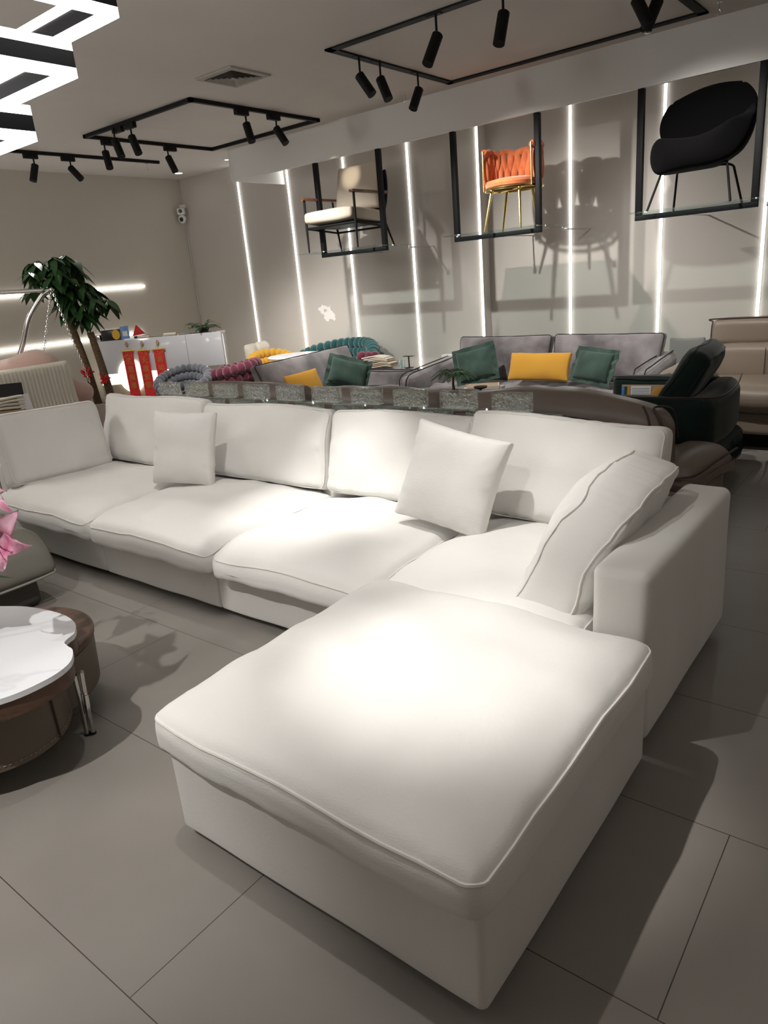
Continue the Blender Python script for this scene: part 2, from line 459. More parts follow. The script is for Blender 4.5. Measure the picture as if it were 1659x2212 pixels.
# ------------------------------------------------------------------ room shell
HC = 3.166; XL = -9.0; YW = 7.1; XR = 2.6; YF = -3.6; XS = -4.10; YR = 7.25
def quadbox(name, *a, mat_=None): 
    bm = B(); box(bm, *a); return struct(name, bm, mat_)
quadbox('floor', XL - .2, XR + .2, YF - .2, YR + .2, -.1, 0, mat_=M_floor)
quadbox('ceiling', XL - .2, XR + .2, YF - .2, YR + .2, HC, HC + .1, mat_=M_ceil)
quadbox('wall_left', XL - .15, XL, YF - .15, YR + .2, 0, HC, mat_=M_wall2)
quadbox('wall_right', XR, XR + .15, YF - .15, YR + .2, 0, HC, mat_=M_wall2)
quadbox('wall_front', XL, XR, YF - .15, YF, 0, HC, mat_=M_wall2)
bm = B(); prism(bm, [(XL, YW), (XS, YW), (XS, YR), (XR, YR), (XR, YR + .15), (XL, YR + .15)], 0, HC)
struct('wall_back', bm, M_wall)
ZS = 2.822; YS = 6.24
bm = B(); box(bm, -6.95, XR, YS, YS + .03, ZS, HC); box(bm, -6.95, -6.92, YS + .03, YW, ZS, HC)   # hollow dropped fascia with an end return
struct('trim_1', bm, M_soffit)

def led_strip(x, y, z0, z1, label, dy=.012):
    t = thing('light_strip', label, 'light strip', (x, y, z0), group='vertical light strips on the back wall')
    bm = B(); box(bm, x - .016, x + .016, y - .003, y, z0, z1); obj('channel', bm, M_plastic, t)
    bm = B(); box(bm, x - .009, x + .009, y - dy, y - .003, z0, z1); obj('diffuser', bm, M_led, t)
led_strip(-7.78, YW, 0.02, HC, 'vertical white light strip on the wall, leftmost, left of the hanging fascia')
led_strip(-6.86, YW, 0.02, HC, 'vertical white light strip on the wall at the left end of the fascia')
led_strip(-5.93, YW, 0.02, HC, 'vertical white light strip on the wall behind the beige armchair')
led_strip(-5.00, YW, 0.02, HC, 'vertical white light strip on the wall right of the beige armchair')
led_strip(-4.118, YW, 0.02, HC, 'vertical white light strip on the wall behind the left of the orange chair')
led_strip(-3.165, YR, 0.02, HC, 'vertical white light strip on the wall between the orange and the black chairs')
led_strip(-2.274, YR, 0.02, HC, 'vertical white light strip on the wall behind the black lounge chair')
led_strip(-1.402, YR, 0.02, HC, 'vertical white light strip on the wall at the right edge, above the khaki sofa')
def hstrip(y0, y1, z, label):
    t = thing('light_strip', label, 'light strip', (XL, y0, z), group='horizontal light strips on the left wall')
    bm = B(); box(bm, XL, XL + .004, y0, y1, z - .02, z + .02); obj('channel', bm, M_plastic, t)
    bm = B(); box(bm, XL + .004, XL + .02, y0, y1, z - .014, z + .014); obj('diffuser', bm, M_led, t)
hstrip(1.6, 6.21, 1.767, 'long horizontal white light strip on the left wall, the upper one behind the tree')
hstrip(2.2, 6.05, 1.149, 'long horizontal white light strip on the left wall, the lower one behind the desk')
# ------------------------------------------------------------------ white sectional sofa
sofa = thing('sectional_sofa', 'long ivory fabric sectional sofa with four deep seats and one right arm', 'sofa', (-2.8, 2.55, 0))
def panel(x0, x1, y0, y1, z0, z1, r, nm, parent, seed=0, mt=None, am=.006, n=(14, 8, 6)):
    hx, hy, hz = (x1 - x0) / 2, (y1 - y0) / 2, (z1 - z0) / 2
    c = V(((x0 + x1) / 2, (y0 + y1) / 2, (z0 + z1) / 2))
    def fn(s):
        n_ = noise.noise_vector(V((s[0] * 3 + seed * 7, s[1] * 3, s[2] * 3)))
        return V(s) + n_ * am
    bm = B(); sbox(bm, hx, hy, hz, r, n, fn, Matrix.Translation(c))
    return obj(nm, bm, mt or M_white_fab2, parent, ang=60)
SX = [-4.97, -3.869, -2.804, -1.739, -.835]
for i in range(4):
    panel(SX[i] + .001, SX[i + 1] - .001, 2.05, 3.02, .045, .30, .018, 'base', sofa, i)
    panel(SX[i] + .001, SX[i + 1] - .001, 2.88, 3.06, .30, .60, .03, 'backrest', sofa, i + 5)
for x in (-4.9, -3.87, -2.81, -1.74, -.72):
    for y in (2.16, 2.95):
        bm = B(); cyl(bm, (x, y, 0), (x, y, .05), .02, .025, 12); obj('foot', bm, M_black, sofa)
panel(-.835, -.640, 2.062, 3.10, .035, .655, .035, 'armrest', sofa, 3, am=.004, n=(5, 20, 14))
panel(-5.10, -4.972, 2.07, 3.06, .045, .62, .035, 'side_backrest', sofa, 13)
XC = [-4.965, -3.80, -2.69, -1.70, -.845]
for i in range(4):
    x0, x1 = XC[i], XC[i + 1]
    yf, yb = 1.93, 2.90
    def sag(p, i=i):
        # the front edge droops a little over the base
        f = max(0, (-p.y / .485 - .55) / .45)
        p.z -= .035 * f * f
        p.z += .004 * math.sin(p.x * 9 + i)
        q = min(1, abs(p.x / .56)) ** 7 * min(1, abs(p.y / .49)) ** 7; p.x *= 1 - .035 * q; p.y *= 1 - .035 * q
        return p
    Mx = Matrix.Translation(((x0 + x1) / 2, (yf + yb) / 2, .372))
    cushion('seat_cushion', M_white_fab, x1 - x0 + .015, yb - yf, .115, Mx, sofa, r=.045, n=44, cr=.0045, puff=1.25, pinch=.006, wr=.010, seed=i + 1,
            extra=sag, under=-.1, piping=True, pr=.004, both=False, pmat=M_pipe, pw=.55)
# back cushions
XB = [(-4.99, -3.83), (-3.83, -2.715), (-2.70, -1.775), (-1.80, -.865)]
for i, (x0, x1) in enumerate(XB):
    tilt = [.20, .22, .24, .22][i]
    h = [.49, .47, .47, .485][i]
    def soft(p, i=i, h=h):
        u = p.x / .55
        p.y += .010 * math.sin(u * 3 + i) * (p.y > 0)
        # slump: bottom fuller than the top
        p.z *= 1 + .25 * (-p.y / (h / 2))
        return p
    cx = (x0 + x1) / 2
    nrm = V((0, -math.cos(tilt), math.sin(tilt)))
    o = V((cx, 2.905 + math.sin(tilt) * h / 2 * .5, .455 + h / 2))
    cushion('back_cushion', M_white_fab, x1 - x0, h, .13, lean(o, nrm, [-.012, .0, .012, -.02][i]), sofa, r=.038, n=44, cr=.008, puff=.62, pinch=.004, wr=.014,
            seed=20 + i, extra=soft, piping=True, pr=.0038, pmat=M_pipe, pw=.5, ruf=1.6)
def soft0(p):
    p.z *= 1 + .2 * (-p.y / .24); return p
cushion('back_cushion', M_white_fab2, .73, .50, .13, lean((-4.875, 2.40, .70), (1, -.06, .22), -.03), sofa, r=.05, n=40, cr=.006, puff=.62, pinch=.01, wr=.010,
        seed=31, extra=soft0, piping=True, pr=.0038, pmat=M_pipe, pw=.5, ruf=1.6)
# slumped box cushion against the arm (local x -> along depth (y), local y -> up, z -> towards -x)
def slump(p):
    a = p.x / .43; b = p.y / .22
    a_ = max(-1, min(1, a)); b_ = max(-1, min(1, b))
    near = (1 + a_) / 2; top = (1 + b_) / 2        # local +x points to -y world here
    k = (near ** 1.6) * (top ** 1.4)
    p.x -= .27 * k; p.y -= .13 * k
    p.y -= .05 * (1 - near) ** 2 * top
    p.y -= .05 * near ** 3 * (1 - top)
    p.z += .02 * math.sin(b * 2.5) - .06 * (top ** 2)
    return p
cushion('box_cushion', M_white_fab, .82, .44, .185, frame((-.965, 2.455, .670), (0, -1, 0), (.30, 0, 1), (-1, 0, .30)), None, r=.035, n=44, cr=.009, puff=.55, pinch=0,
        wr=.016, seed=44, extra=slump, piping=True, pr=.0048, pmat=M_pipe, pw=.5, ruf=1.8)
tag(bpy.data.objects['box_cushion'], 'thick ivory boxed cushion slumped against the right arm of the white sofa', 'cushion')
# throw pillows
def throw(x, y, z, w, h, nrm, roll, label, seed, mt=M_white_fab, name='throw_pillow', group=None, puff=3.2, t=.035, pin=.055, cat='pillow', n=36, pipe=False, extra=None, wr=.010):
    o = cushion(name, mt, w, h, t, lean((x, y, z), nrm, roll), None, r=t * .45, n=n, puff=puff, pinch=pin, wr=wr, seed=seed, pw=.55, ruf=1.5, piping=pipe, both=False, extra=extra, pmat=M_gpipe, cr=.006 if n > 30 else .003)
    return tag(o, label, cat, group)
throw(-3.655, 2.60, .705, .44, .46, (.36, -1, .30), -.05, 'square ivory throw pillow on the left half of the white sofa', 51)
throw(-1.705, 2.60, .710, .46, .46, (.22, -1, .34), -.24, 'square ivory throw pillow tilted beside the slumped cushion on the white sofa', 52)
# ottoman
ott = thing('ottoman', 'big square ivory ottoman pushed up to the sofa front', 'ottoman', (-1.155, 1.475, 0))
panel(-1.695, -.618, .958, 1.995, .035, .335, .022, 'base', ott, 8, n=(18, 18, 8), am=.004)
for x in (-1.60, -.71):
    for y in (1.05, 1.9):
        bm = B(); cyl(bm, (x, y, 0), (x, y, .045), .02, .025, 12); obj('foot', bm, M_black, ott)
def osag(p):
    a = p.x / .57; b = p.y / .56
    e = max(abs(a), abs(b))
    p.z -= .020 * max(0, (e - .7) / .3) ** 2
    p.z -= .02 * max(0, a) * max(0, -b) * e
    p.z += .006 * math.sin(p.x * 14 + 1.2) * max(0, e - .55)
    q = min(1, abs(a)) ** 8 * min(1, abs(b)) ** 8; p.x *= 1 - .04 * q; p.y *= 1 - .04 * q
    return p
cushion('top_cushion', M_white_fab, 1.145, 1.125, .115, Matrix.Translation((-1.160, 1.478, .400)), ott, r=.042, n=60, cr=.004, puff=.75, pinch=.004, wr=.010, seed=61,
        extra=osag, under=-.1, piping=True, pr=.005, both=False, pmat=M_pipe, pw=.45)
# ------------------------------------------------------------------ ceiling fixtures
def rail_loop(name, label, pts, w, h, z, closed=True):
    t = thing(name, label, 'light track', (pts[0][0], pts[0][1], z), group='black light tracks on the ceiling')
    n = len(pts)
    for i in range(n if closed else n - 1):
        a, b = V((*pts[i], 0)), V((*pts[(i + 1) % n], 0)); d = (b - a).normalized(); s = V((-d.y, d.x, 0)) * (w / 2)
        e = d * (w / 2)
        bm = B()
        P_ = [a - e - s, b + e - s, b + e + s, a - e + s] if closed else [a - s, b - s, b + s, a + s]
        if closed: P_ = [a - e - s, b + e - s, b - e + s, a + e + s] if False else P_
        prism(bm, [(p.x, p.y) for p in P_], z, z + h)
        obj('rail', bm, M_black, t)
    return t
rail_loop('track_light_loop', 'black square track loop on the ceiling, the smaller one above the desk area', [(-6.95, 4.44), (-5.31, 4.44), (-5.31, 6.02), (-6.95, 6.02)], .035, .031, 3.135)
rail_loop('track_light_loop', 'large black recessed track rectangle on the ceiling beside the soffit', [(-3.74, 4.46), (-1.66, 4.46), (-1.66, 6.03), (-3.74, 6.03)], .066, .012, 3.154)
rail_loop('track_light_rail', 'single straight black track on the ceiling near the left wall', [(-7.87, 3.9), (-7.87, 5.95)], .035, .031, 3.135, False)
def head(J, v, rail, label, flush=False, along='x', L=.175, r=.036):
    t = thing('spotlight', label, 'spotlight', (J[0], J[1], HC), group='black cylinder spotlights')
    J = V(J); v = V(v).normalized()
    bm = B()
    zt = 3.154 if flush else 3.135
    top = V((rail[0], rail[1], zt))
    if flush: box(bm, -.055, .055, -.016, .016, zt - .004, zt, M=Matrix.Translation((top.x, top.y, 0)) @ rz(0 if along == 'x' else PI / 2))
    else: box(bm, -.075, .075, -.022, .022, zt - .045, zt, bev=.004, M=Matrix.Translation((top.x, top.y, 0)) @ rz(0 if along == 'x' else PI / 2))
    obj('adapter', bm, M_black, t)
    bm = B(); cyl(bm, (J.x, J.y, J.z - .012), (J.x, J.y, zt - .003), .008, seg=10); obj('stem', bm, M_black, t)
    c = J + V((0, 0, -.012)); a = c - v * .018; b = a + v * L
    bm = B(); tube(bm, [a, a + v * .004, b, b, b - v * .02], r, 24, radii=[r - .004, r, r, r - .006, r - .007], cap=True)
    obj('barrel', bm, M_black, t)
    bm = B(); tube(bm, [b - v * .0195, b - v * .012], r, 20, radii=[r - .008, r - .01]); obj('lens', bm, M_spotlens, t)
    return t
M_spotlens = emit('spot_lens', (1, .97, .92), 3.0)
def pan(J, v, rail, label, **k): return head(J, v, rail, label, **k)
pan((-6.229, 4.458, 3.03), (.065, -.006, -.139), (-6.21, 4.44), 'black spotlight on the near side of the small track loop, lens lit')
pan((-6.424, 4.405, 3.03), (.081, -.008, -.174), (-6.40, 4.44), 'black spotlight on the near side of the small track loop, tilted, dim lens')
pan((-6.965, 4.64, 3.03), (.052, -.019, -.145), (-6.95, 4.68), 'black spotlight on the left side of the small track loop, nearest its left corner', along='y')
pan((-6.95, 5.394, 3.03), (.084, .001, -.159), (-6.95, 5.43), 'black spotlight on the left side of the small track loop, farther towards the room corner', along='y')
pan((-5.325, 5.06, 3.03), (.056, -.015, -.145), (-5.31, 5.0), 'black spotlight on the right side of the small track loop, hanging straight down', along='y')
pan((-5.325, 5.444, 3.03), (.091, .014, -.141), (-5.31, 5.40), 'black spotlight on the right side of the small track loop, tilted right', along='y')
pan((-7.87, 4.366, 3.03), (.006, -.061, -.154), (-7.87, 4.34), 'black spotlight on the straight track, pointing almost straight down', along='y')
pan((-7.87, 4.78, 3.03), (.116, .037, -.134), (-7.87, 4.76), 'black spotlight on the straight track, tilted strongly to the right', along='y')
pan((-3.70, 4.72, 3.03), (.091, .016, -.136), (-3.72, 4.74), 'black spotlight at the left end of the big track rectangle, tilted right', flush=True, along='y')
pan((-3.67, 4.93, 3.03), (.073, -.009, -.160), (-3.72, 4.95), 'black spotlight on the left side of the big track rectangle, middle of three', flush=True, along='y')
pan((-3.69, 5.46, 3.03), (-.018, -.075, -.141), (-3.72, 5.48), 'black spotlight on the left side of the big track rectangle, nearest the soffit', flush=True, along='y')
pan((-2.83, 4.43, 3.03), (-.026, -.087, -.157), (-2.86, 4.46), 'black spotlight on the near side of the big track rectangle, tilted, dim lens', flush=True, L=.20)
pan((-2.355, 4.43, 3.03), (0, -.065, -.154), (-2.37, 4.46), 'black spotlight on the near side of the big track rectangle with a bright lit lens', flush=True, L=.19)
pan((-1.72, 4.90, 3.03), (.051, 0, -.098), (-1.70, 4.90), 'black spotlight at the top right edge of the photo, left of a pair', flush=True, along='y')
pan((-1.65, 5.03, 3.03), (-.028, -.08, -.133), (-1.66, 5.06), 'black spotlight at the top right edge of the photo, right of a pair', flush=True, along='y', L=.19)

# air vent
vent = thing('air_vent', 'square grey ceiling air diffuser with nested louvres', 'air vent', (-4.635, 4.33, HC))
bm = B()
def ringq(bm, c, s0, z0, s1, z1, s2=None, z2=None):
    q = []
    for s, z in ((s0, z0), (s1, z1)):
        q.append([bm.verts.new((c[0] + sx * s, c[1] + sy * s, z)) for sx, sy in ((-1, -1), (1, -1), (1, 1), (-1, 1))])
    for k in range(4): bm.faces.new((q[0][k], q[0][(k + 1) % 4], q[1][(k + 1) % 4], q[1][k]))
c = (-4.635, 4.33)
ringq(bm, c, .205, HC - .001, .203, HC - .012); ringq(bm, c, .203, HC - .012, .162, HC - .016); ringq(bm, c, .162, HC - .016, .158, HC - .002)
obj('frame', bm, M_ventm, vent)
bm = B(); box(bm, c[0] - .16, c[0] + .16, c[1] - .16, c[1] + .16, HC - .003, HC - .001); obj('shade_sheet', bm, M_blackgap, vent)  # flat black sheet, paints the shade inside the diffuser
for k in range(5):
    s = .15 - .03 * k
    bm = B(); ringq(bm, c, s, HC - .018, s - .018, HC - .005); ringq(bm, c, s - .018, HC - .005, s - .016, HC - .004)
    if k == 4: box(bm, c[0] - .018, c[0] + .018, c[1] - .018, c[1] + .018, HC - .020, HC - .014)
    obj('louvre', bm, M_ventm, vent)
def sprinkler(x, y, label):
    t = thing('ceiling_hook', label, 'hook', (x, y, HC), group='small metal hooks on the ceiling')
    bm = B(); lathe(bm, (x, y, HC), [(.022, 0), (.022, -.004), (.006, -.008)], 16); obj('plate', bm, M_chrome, t)
    bm = B(); tube(bm, [V((x, y, HC - .006))] + spline([(x, y, HC - .04), (x + .012, y, HC - .062), (x + .002, y, HC - .075), (x - .014, y, HC - .066)], 5), .0035, 8); obj('hook', bm, M_chrome, t)
sprinkler(-8.06, 5.91, 'small metal hook on the ceiling beside the straight track')
sprinkler(-4.19, 5.98, 'small metal hook on the ceiling left of the soffit spotlights')
sprinkler(-1.52, 5.91, 'small metal hook on the ceiling at the top right corner of the photo')
def downlight(x, y, label, r=.05):
    t = thing('downlight', label, 'downlight', (x, y, HC), group='recessed downlights')
    bm = B(); lathe(bm, (x, y, HC), [(r + .012, -.001), (r + .012, -.006), (r, -.008), (r, -.001)], 28); obj('rim', bm, M_plastic, t)
    bm = B(); lathe(bm, (x, y, HC), [(r * .95, -.0015), (r * .95, -.0065)], 28); obj('lens', bm, M_led, t)
downlight(-8.50, 6.72, 'small round recessed downlight near the room corner, shining')
downlight(-7.45, 6.67, 'small round recessed downlight just left of the soffit end', .03)

# security camera in the corner
sc_ = thing('security_camera', 'white double-lens security camera in the upper room corner', 'camera', (-8.93, 7.03, 2.62))
bm = B(); box(bm, -9.0, -8.94, 7.03, 7.1, 2.78, 2.83, .004); tube(bm, [(-8.95, 7.05, 2.80), (-8.91, 6.99, 2.77)], .014, 10); obj('bracket', bm, M_plastic, sc_)
bm = B(); box(bm, -.05, .05, -.045, .045, 2.69, 2.775, .012, M=Matrix.Translation((-8.91, 6.98, 0)) @ rz(.6)); hs_ = obj('head', bm, M_plastic, sc_)
bm = B(); cyl(bm, (-8.880, 6.945, 2.735), (-8.872, 6.934, 2.735), .026, seg=20); obj('lens', bm, M_blackpl, hs_)
bm = B(); ell(bm, (-8.91, 6.98, 2.635), .055, .055, .06); hs2 = obj('dome', bm, M_plastic, sc_)
bm = B(); ell(bm, (-8.884, 6.943, 2.625), .028, .028, .03); obj('lens', bm, M_blackpl, hs2)
bm = B(); tube(bm, [(-8.985, 7.085, 2.78), (-8.985, 7.085, 1.3)], .004, 6); obj('cable', bm, M_plastic, sc_)

# chandelier of three stepped rings
ch = thing('chandelier', 'stepped black ring chandelier with glowing white strips, cut by the left edge', 'chandelier', (-2.6, .9, HC))
def ring(x1, y1, z0, lx, ly, th=.018):
    x0, y0 = x1 - lx, y1 - ly
    def band(za, zb, t2, nm, m, par):
        bm = B()
        o = [(x0, y0), (x1, y0), (x1, y1), (x0, y1)]
        i = [(x0 + t2, y0 + t2), (x1 - t2, y0 + t2), (x1 - t2, y1 - t2), (x0 + t2, y1 - t2)]
        lv = [[bm.verts.new((p[0], p[1], z)) for p in q] for q, z in ((o, za), (o, zb), (i, zb), (i, za))]
        for a in range(4):
            for k in range(4):
                bm.faces.new((lv[a][k], lv[a][(k + 1) % 4], lv[(a + 1) % 4][(k + 1) % 4], lv[(a + 1) % 4][k]))
        return obj(nm, bm, m, par)
    f = band(z0 + .024, z0 + .064, th - .003, 'ring_frame', M_black, ch)
    band(z0, z0 + .024, th, 'glow_strip', M_led2, f); band(z0 + .064, z0 + .088, th, 'glow_strip', M_led2, f)
ring(-1.852, 1.351, 2.311, .95, .85)
ring(-1.957, 1.262, 2.180, .95, .85)
ring(-2.054, 1.163, 2.034, .95, .85)
bm = B()
for (x, y) in ((-2.55, .52), (-2.75, .95)): tube(bm, [(x - .02, y, 2.05), (x, y, 3.13)], .002, 6)
wires = obj('cable', bm, M_chrome, ch)
bm = B(); lathe(bm, (-2.65, .75, HC), [(.16, 0), (.16, -.035), (.15, -.04)], 32); obj('canopy', bm, M_black, ch)
bm = B(); box(bm, -2.70, -2.60, .33, 1.16, 2.06, 2.075); box(bm, -2.66, -2.64, .5, .95, 2.05, 2.33); obj('crossbar', bm, M_black, ch)
# ------------------------------------------------------------------ hanging display frames and chairs
def display(x0, x1, gx0, gx1, which):
    t = thing('hanging_rack', 'black metal rack hanging from above that carries the ' + which, 'rack', ((x0 + x1) / 2, 6.21, 1.865), group='hanging black display frames')
    y = 6.275; w = .048
    for x in (x0 + w / 2, x1 - w / 2):
        bm = B(); box(bm, x - w / 2, x + w / 2, y - w / 2, y + w / 2, 1.905, ZS, .002); obj('post', bm, M_black, t)
    bm = B(); box(bm, x0, x1, y - w / 2, y + w / 2, 1.865, 1.905, .002); obj('crossbar', bm, M_black, t)
    s = thing('glass_shelf', 'clear glass shelf on the hanging frame, carrying the ' + which, 'shelf', ((gx0 + gx1) / 2, 6.3, 1.905), group='glass shelves on the hanging frames')
    bm = B(); box(bm, gx0, gx1, 5.93, 6.64, 1.905, 1.915); obj('pane', bm, M_glass, s)
    for x in (gx0 + .25, gx1 - .06):
        bm = B(); tube(bm, [(x, 6.60, 1.885), (x, YW + (.15 if x > XS else 0), 1.885)], .007, 8); cyl(bm, (x, 6.615, 1.876), (x, 6.615, 1.906), .014, seg=12); obj('bracket', bm, M_chrome, s)
display(-5.655, -4.75, -5.70, -4.66, 'beige armchair')
display(-3.915, -3.015, -3.83, -2.90, 'orange woven chair')
display(-2.175, -1.265, -2.11, -1.20, 'black lounge chair')
ZG = 1.916
# beige armchair with dark frame
bc = thing('armchair', 'beige cushioned armchair with black metal frame on the leftmost glass shelf', 'chair', (-5.3, 6.33, ZG))
xl, xr, yf, yb = -5.655, -4.965, 6.06, 6.60
for x in (xl, xr):
    bm = B(); tube(bm, [(x, yf, ZG), (x, yf, 2.18), (x, yf + .005, 2.445)], .012, 10, radii=[.008, .014, .013]); obj('leg', bm, M_black, bc)
    sx = -.02 if x == xl else .05
    bm = B(); tube(bm, [(x + sx, yb + .03, ZG), (x + .01, yb - .05, 2.15), (x + .01, yb - .09, 2.44)], .012, 10, radii=[.008, .013, .011]); obj('leg', bm, M_black, bc)
    bm = B(); box(bm, x - .028, x + .028, yf - .04, yb + .02, 2.445, 2.472, .008); obj('armrest', bm, M_armwood, bc)
bm = B()
tube(bm, [(xl, yf, 2.165), (xr, yf, 2.165)], .011, 8); tube(bm, [(xl, yb - .04, 2.12), (xr, yb - .04, 2.12)], .011, 8)
tube(bm, [(xl, yf, 2.165), (xl, yb - .04, 2.12)], .011, 8); tube(bm, [(xr, yf, 2.165), (xr, yb - .04, 2.12)], .011, 8)
box(bm, xl + .03, xr - .03, yf + .02, yb - .03, 2.155, 2.172); obj('seat_frame', bm, M_black, bc)
bm = B(); sbox(bm, .30, .016, .24, .012, (8, 2, 6), lambda s: V((s.x * (1 - .12 * (s.z / .24) ** 2), s.y + .02 * (s.x / .3) ** 2 * -1, s.z)), Matrix.Translation(((xl + xr) / 2 + .01, 6.70, 2.46)) @ Matrix.Rotation(-.20, 4, 'X')); obj('back_shell', bm, M_black, bc)
cushion('seat_cushion', M_beigefab, .665, .60, .10, frame(((xl + xr) / 2, 6.31, 2.245), (1, 0, 0), (0, 1, -.07), (0, .07, 1)), bc, r=.03, n=16, puff=.45, pinch=0, wr=.003, seed=3)
cushion('back_cushion', M_beigefab, .60, .47, .08, lean(((xl + xr) / 2 + .01, 6.58, 2.545), (0, -1, .22)), bc, r=.03, n=16, puff=.8, pinch=.015, wr=.004, seed=4)
# orange woven chair
oc = thing('dining_chair', 'orange woven velvet chair with brass legs on the middle glass shelf', 'chair', (-3.33, 6.33, ZG))
cx, cy = -3.315, 6.33
for (fx, fy, tx, ty) in ((-3.50, 6.11, -3.455, 6.19), (-3.135, 6.11, -3.18, 6.19), (-3.545, 6.54, -3.45, 6.47), (-3.165, 6.54, -3.19, 6.47)):
    bm = B(); tube(bm, [(fx, fy, ZG), (tx, ty, 2.262)], .012, 12, radii=[.009, .0165]); obj('leg', bm, M_gold, oc)
bm = B(); R_ = .245
tube(bm, [(cx + R_ * math.cos(a), cy + R_ * math.sin(a), 2.266) for a in [2 * PI * k / 36 for k in range(36)]], .011, 8, closed=True)
tube(bm, [(cx - .2, cy - .14, 2.262), (cx + .2, cy + .14, 2.262)], .009, 8); tube(bm, [(cx + .2, cy - .14, 2.262), (cx - .2, cy + .14, 2.262)], .009, 8)
def orim(a): return (cx + .262 * math.cos(a), cy + .262 * math.sin(a))
for k in range(1, 19):   # loops of the straps under the seat ring
    a = math.radians(-24 + 228 * k / 19); x, y = orim(a); ell(bm, (x, y, 2.266), .018, .018, .011, u=8, v=6)
for a in (-24, 204):
    x, y = orim(math.radians(a)); tube(bm, [(x, y, 2.262), (x, y, 2.60)], .0095, 10)
obj('base_ring', bm, M_gold, oc)
bm = B(); lathe(bm, (cx, cy, 0), [(0, 2.275), (.2, 2.275), (.236, 2.285), (.246, 2.31), (.236, 2.335), (.15, 2.352), (0, 2.356)], 36); obj('seat', bm, M_orange, oc)
bm = B()
n_ = 14
for k in range(n_):
    for lay in range(2):
        a = math.radians(-18 + 216 * (k + (.5 if lay == 0 else 1.0)) / n_)
        if lay and k == n_ - 1: continue
        rr = .252 - (.004 if lay else .0)
        M2 = rz(a) @ Matrix.Rotation(.10 * (-1) ** k, 4, 'X')
        ell(bm, (cx + rr * math.cos(a), cy + rr * math.sin(a), 2.425 if lay == 0 else 2.52), .030, .034, .125 if lay == 0 else .10, M=M2, u=12, v=12)
tp = [(cx + .252 * math.cos(math.radians(a)), cy + .252 * math.sin(math.radians(a)), 2.592 + .012 * math.sin(math.radians(a * 9))) for a in range(-22, 203, 4)]
tube(bm, tp, .030, 10, radii=[.028 + .004 * math.sin(i * 1.3) for i in range(len(tp))])
tube(bm, [(p[0], p[1], 2.305) for p in tp], .020, 8)
obj('backrest', bm, M_orange, oc)
# black shell chair
kc = thing('lounge_chair', 'black velvet shell lounge chair with thin legs on the rightmost glass shelf', 'chair', (-1.69, 6.3, ZG))
for (fx, fy, tx, ty) in ((-2.0, 6.02, -1.93, 6.12), (-1.40, 6.02, -1.46, 6.12), (-1.965, 6.57, -1.91, 6.45), (-1.44, 6.57, -1.49, 6.45)):
    mx_ = -1.69
    bm = B(); tube(bm, [(fx, fy, ZG)] + spline([(tx, ty, 2.185), (tx + (mx_ - tx) * .12, ty + (.05 if ty < 6.3 else -.05), 2.20), (tx + (mx_ - tx) * .6, ty + (.1 if ty < 6.3 else -.1), 2.205)], 5), .009, 10); obj('leg', bm, M_black, kc)
bm = B()
def seatf(s):
    u, v = s.x / .37, s.y / .34
    lift = (.05 if u < 0 else .24) * abs(u) ** 2.2 * (0.35 + .65 * max(0, min(1, (v + 1) / 1.6))) + .03 * max(0, v)
    round_ = math.sqrt(max(0.05, 1 - .42 * abs(u) ** 3 * abs(v) ** 1.2))
    zz = s.z * (1.0 + .32 * abs(u) ** 1.5) + lift
    return V((s.x * (1 - .30 * abs(v) ** 2.5) * 1.0, s.y * (1 - .34 * abs(u) ** 2.5), zz))
sbox(bm, .365, .33, .105, .10, (16, 16, 3), seatf, Matrix.Translation((-1.69, 6.28, 2.285))); obj('seat', bm, M_blackvel, kc)
bm = B()
def bkf(s):
    u, v = s.x / .34, s.z / .24
    rr = max(1e-6, math.hypot(u, v)); m_ = max(abs(u), abs(v)); k = m_ / rr
    f = 1 + (k - 1) * .92
    return V((s.x * f, s.y * (1 - .45 * min(1, rr) ** 4) - .06 * u * u, s.z * f))
sbox(bm, .355, .05, .25, .045, (16, 3, 16), bkf, Matrix.Translation((-1.70, 6.50, 2.545)) @ Matrix.Rotation(-.18, 4, 'X') @ Matrix.Rotation(-.10, 4, 'Y')); obj('backrest', bm, M_blackvel, kc)
# ------------------------------------------------------------------ glass brick partition
bm = B(); box(bm, -5.0, -1.49, 3.34, 3.42, 0, .757, .003); box(bm, -5.0, -1.49, 3.30, 3.46, 0, .06, .003)
tag(obj('partition_base', bm, M_black), 'low dark partition behind the white sofa under the glass bricks', 'partition')
gb = None
def brick(x, z, label, grp):
    global gb
    if gb is None:
        bm = B(); sbox(bm, .113, .026, .0495, .006, (10, 3, 5), lambda s: V(s) + noise.noise_vector(V(s) * 38) * .0016)
        gb = obj('glass_brick', bm, M_brick, None, Matrix.Translation((x, 3.38, z)), loc=(x, 3.38, z)); o = gb
    else:
        o = gb.copy(); COL.objects.link(o); o.location = (x, 3.38, z); o.rotation_euler = (0, PI if random.random() < .5 else 0, 0)
    return tag(o, label, 'glass brick', grp)
names = ['leftmost', 'second from left', 'third from left', 'fourth from left', 'fifth from left', 'fifth from right', 'fourth from right', 'third from right', 'second from right', 'rightmost']
for i in range(10): brick(-4.805 + .333 * i, .9165, 'clear hammered glass brick in the top row, ' + names[i] + ' of ten', 'glass bricks of the top row')
for i in range(10): brick(-4.638 + .333 * i, .8075, 'clear hammered glass brick in the lower row, ' + names[i] + ' of ten', 'glass bricks of the lower row')
bm = B(); box(bm, -4.95, -1.69, 3.345, 3.415, .858, .8665); tag(obj('glass_strip', bm, M_glass), 'long thin clear glass strip between the two rows of glass bricks', 'glass strip')

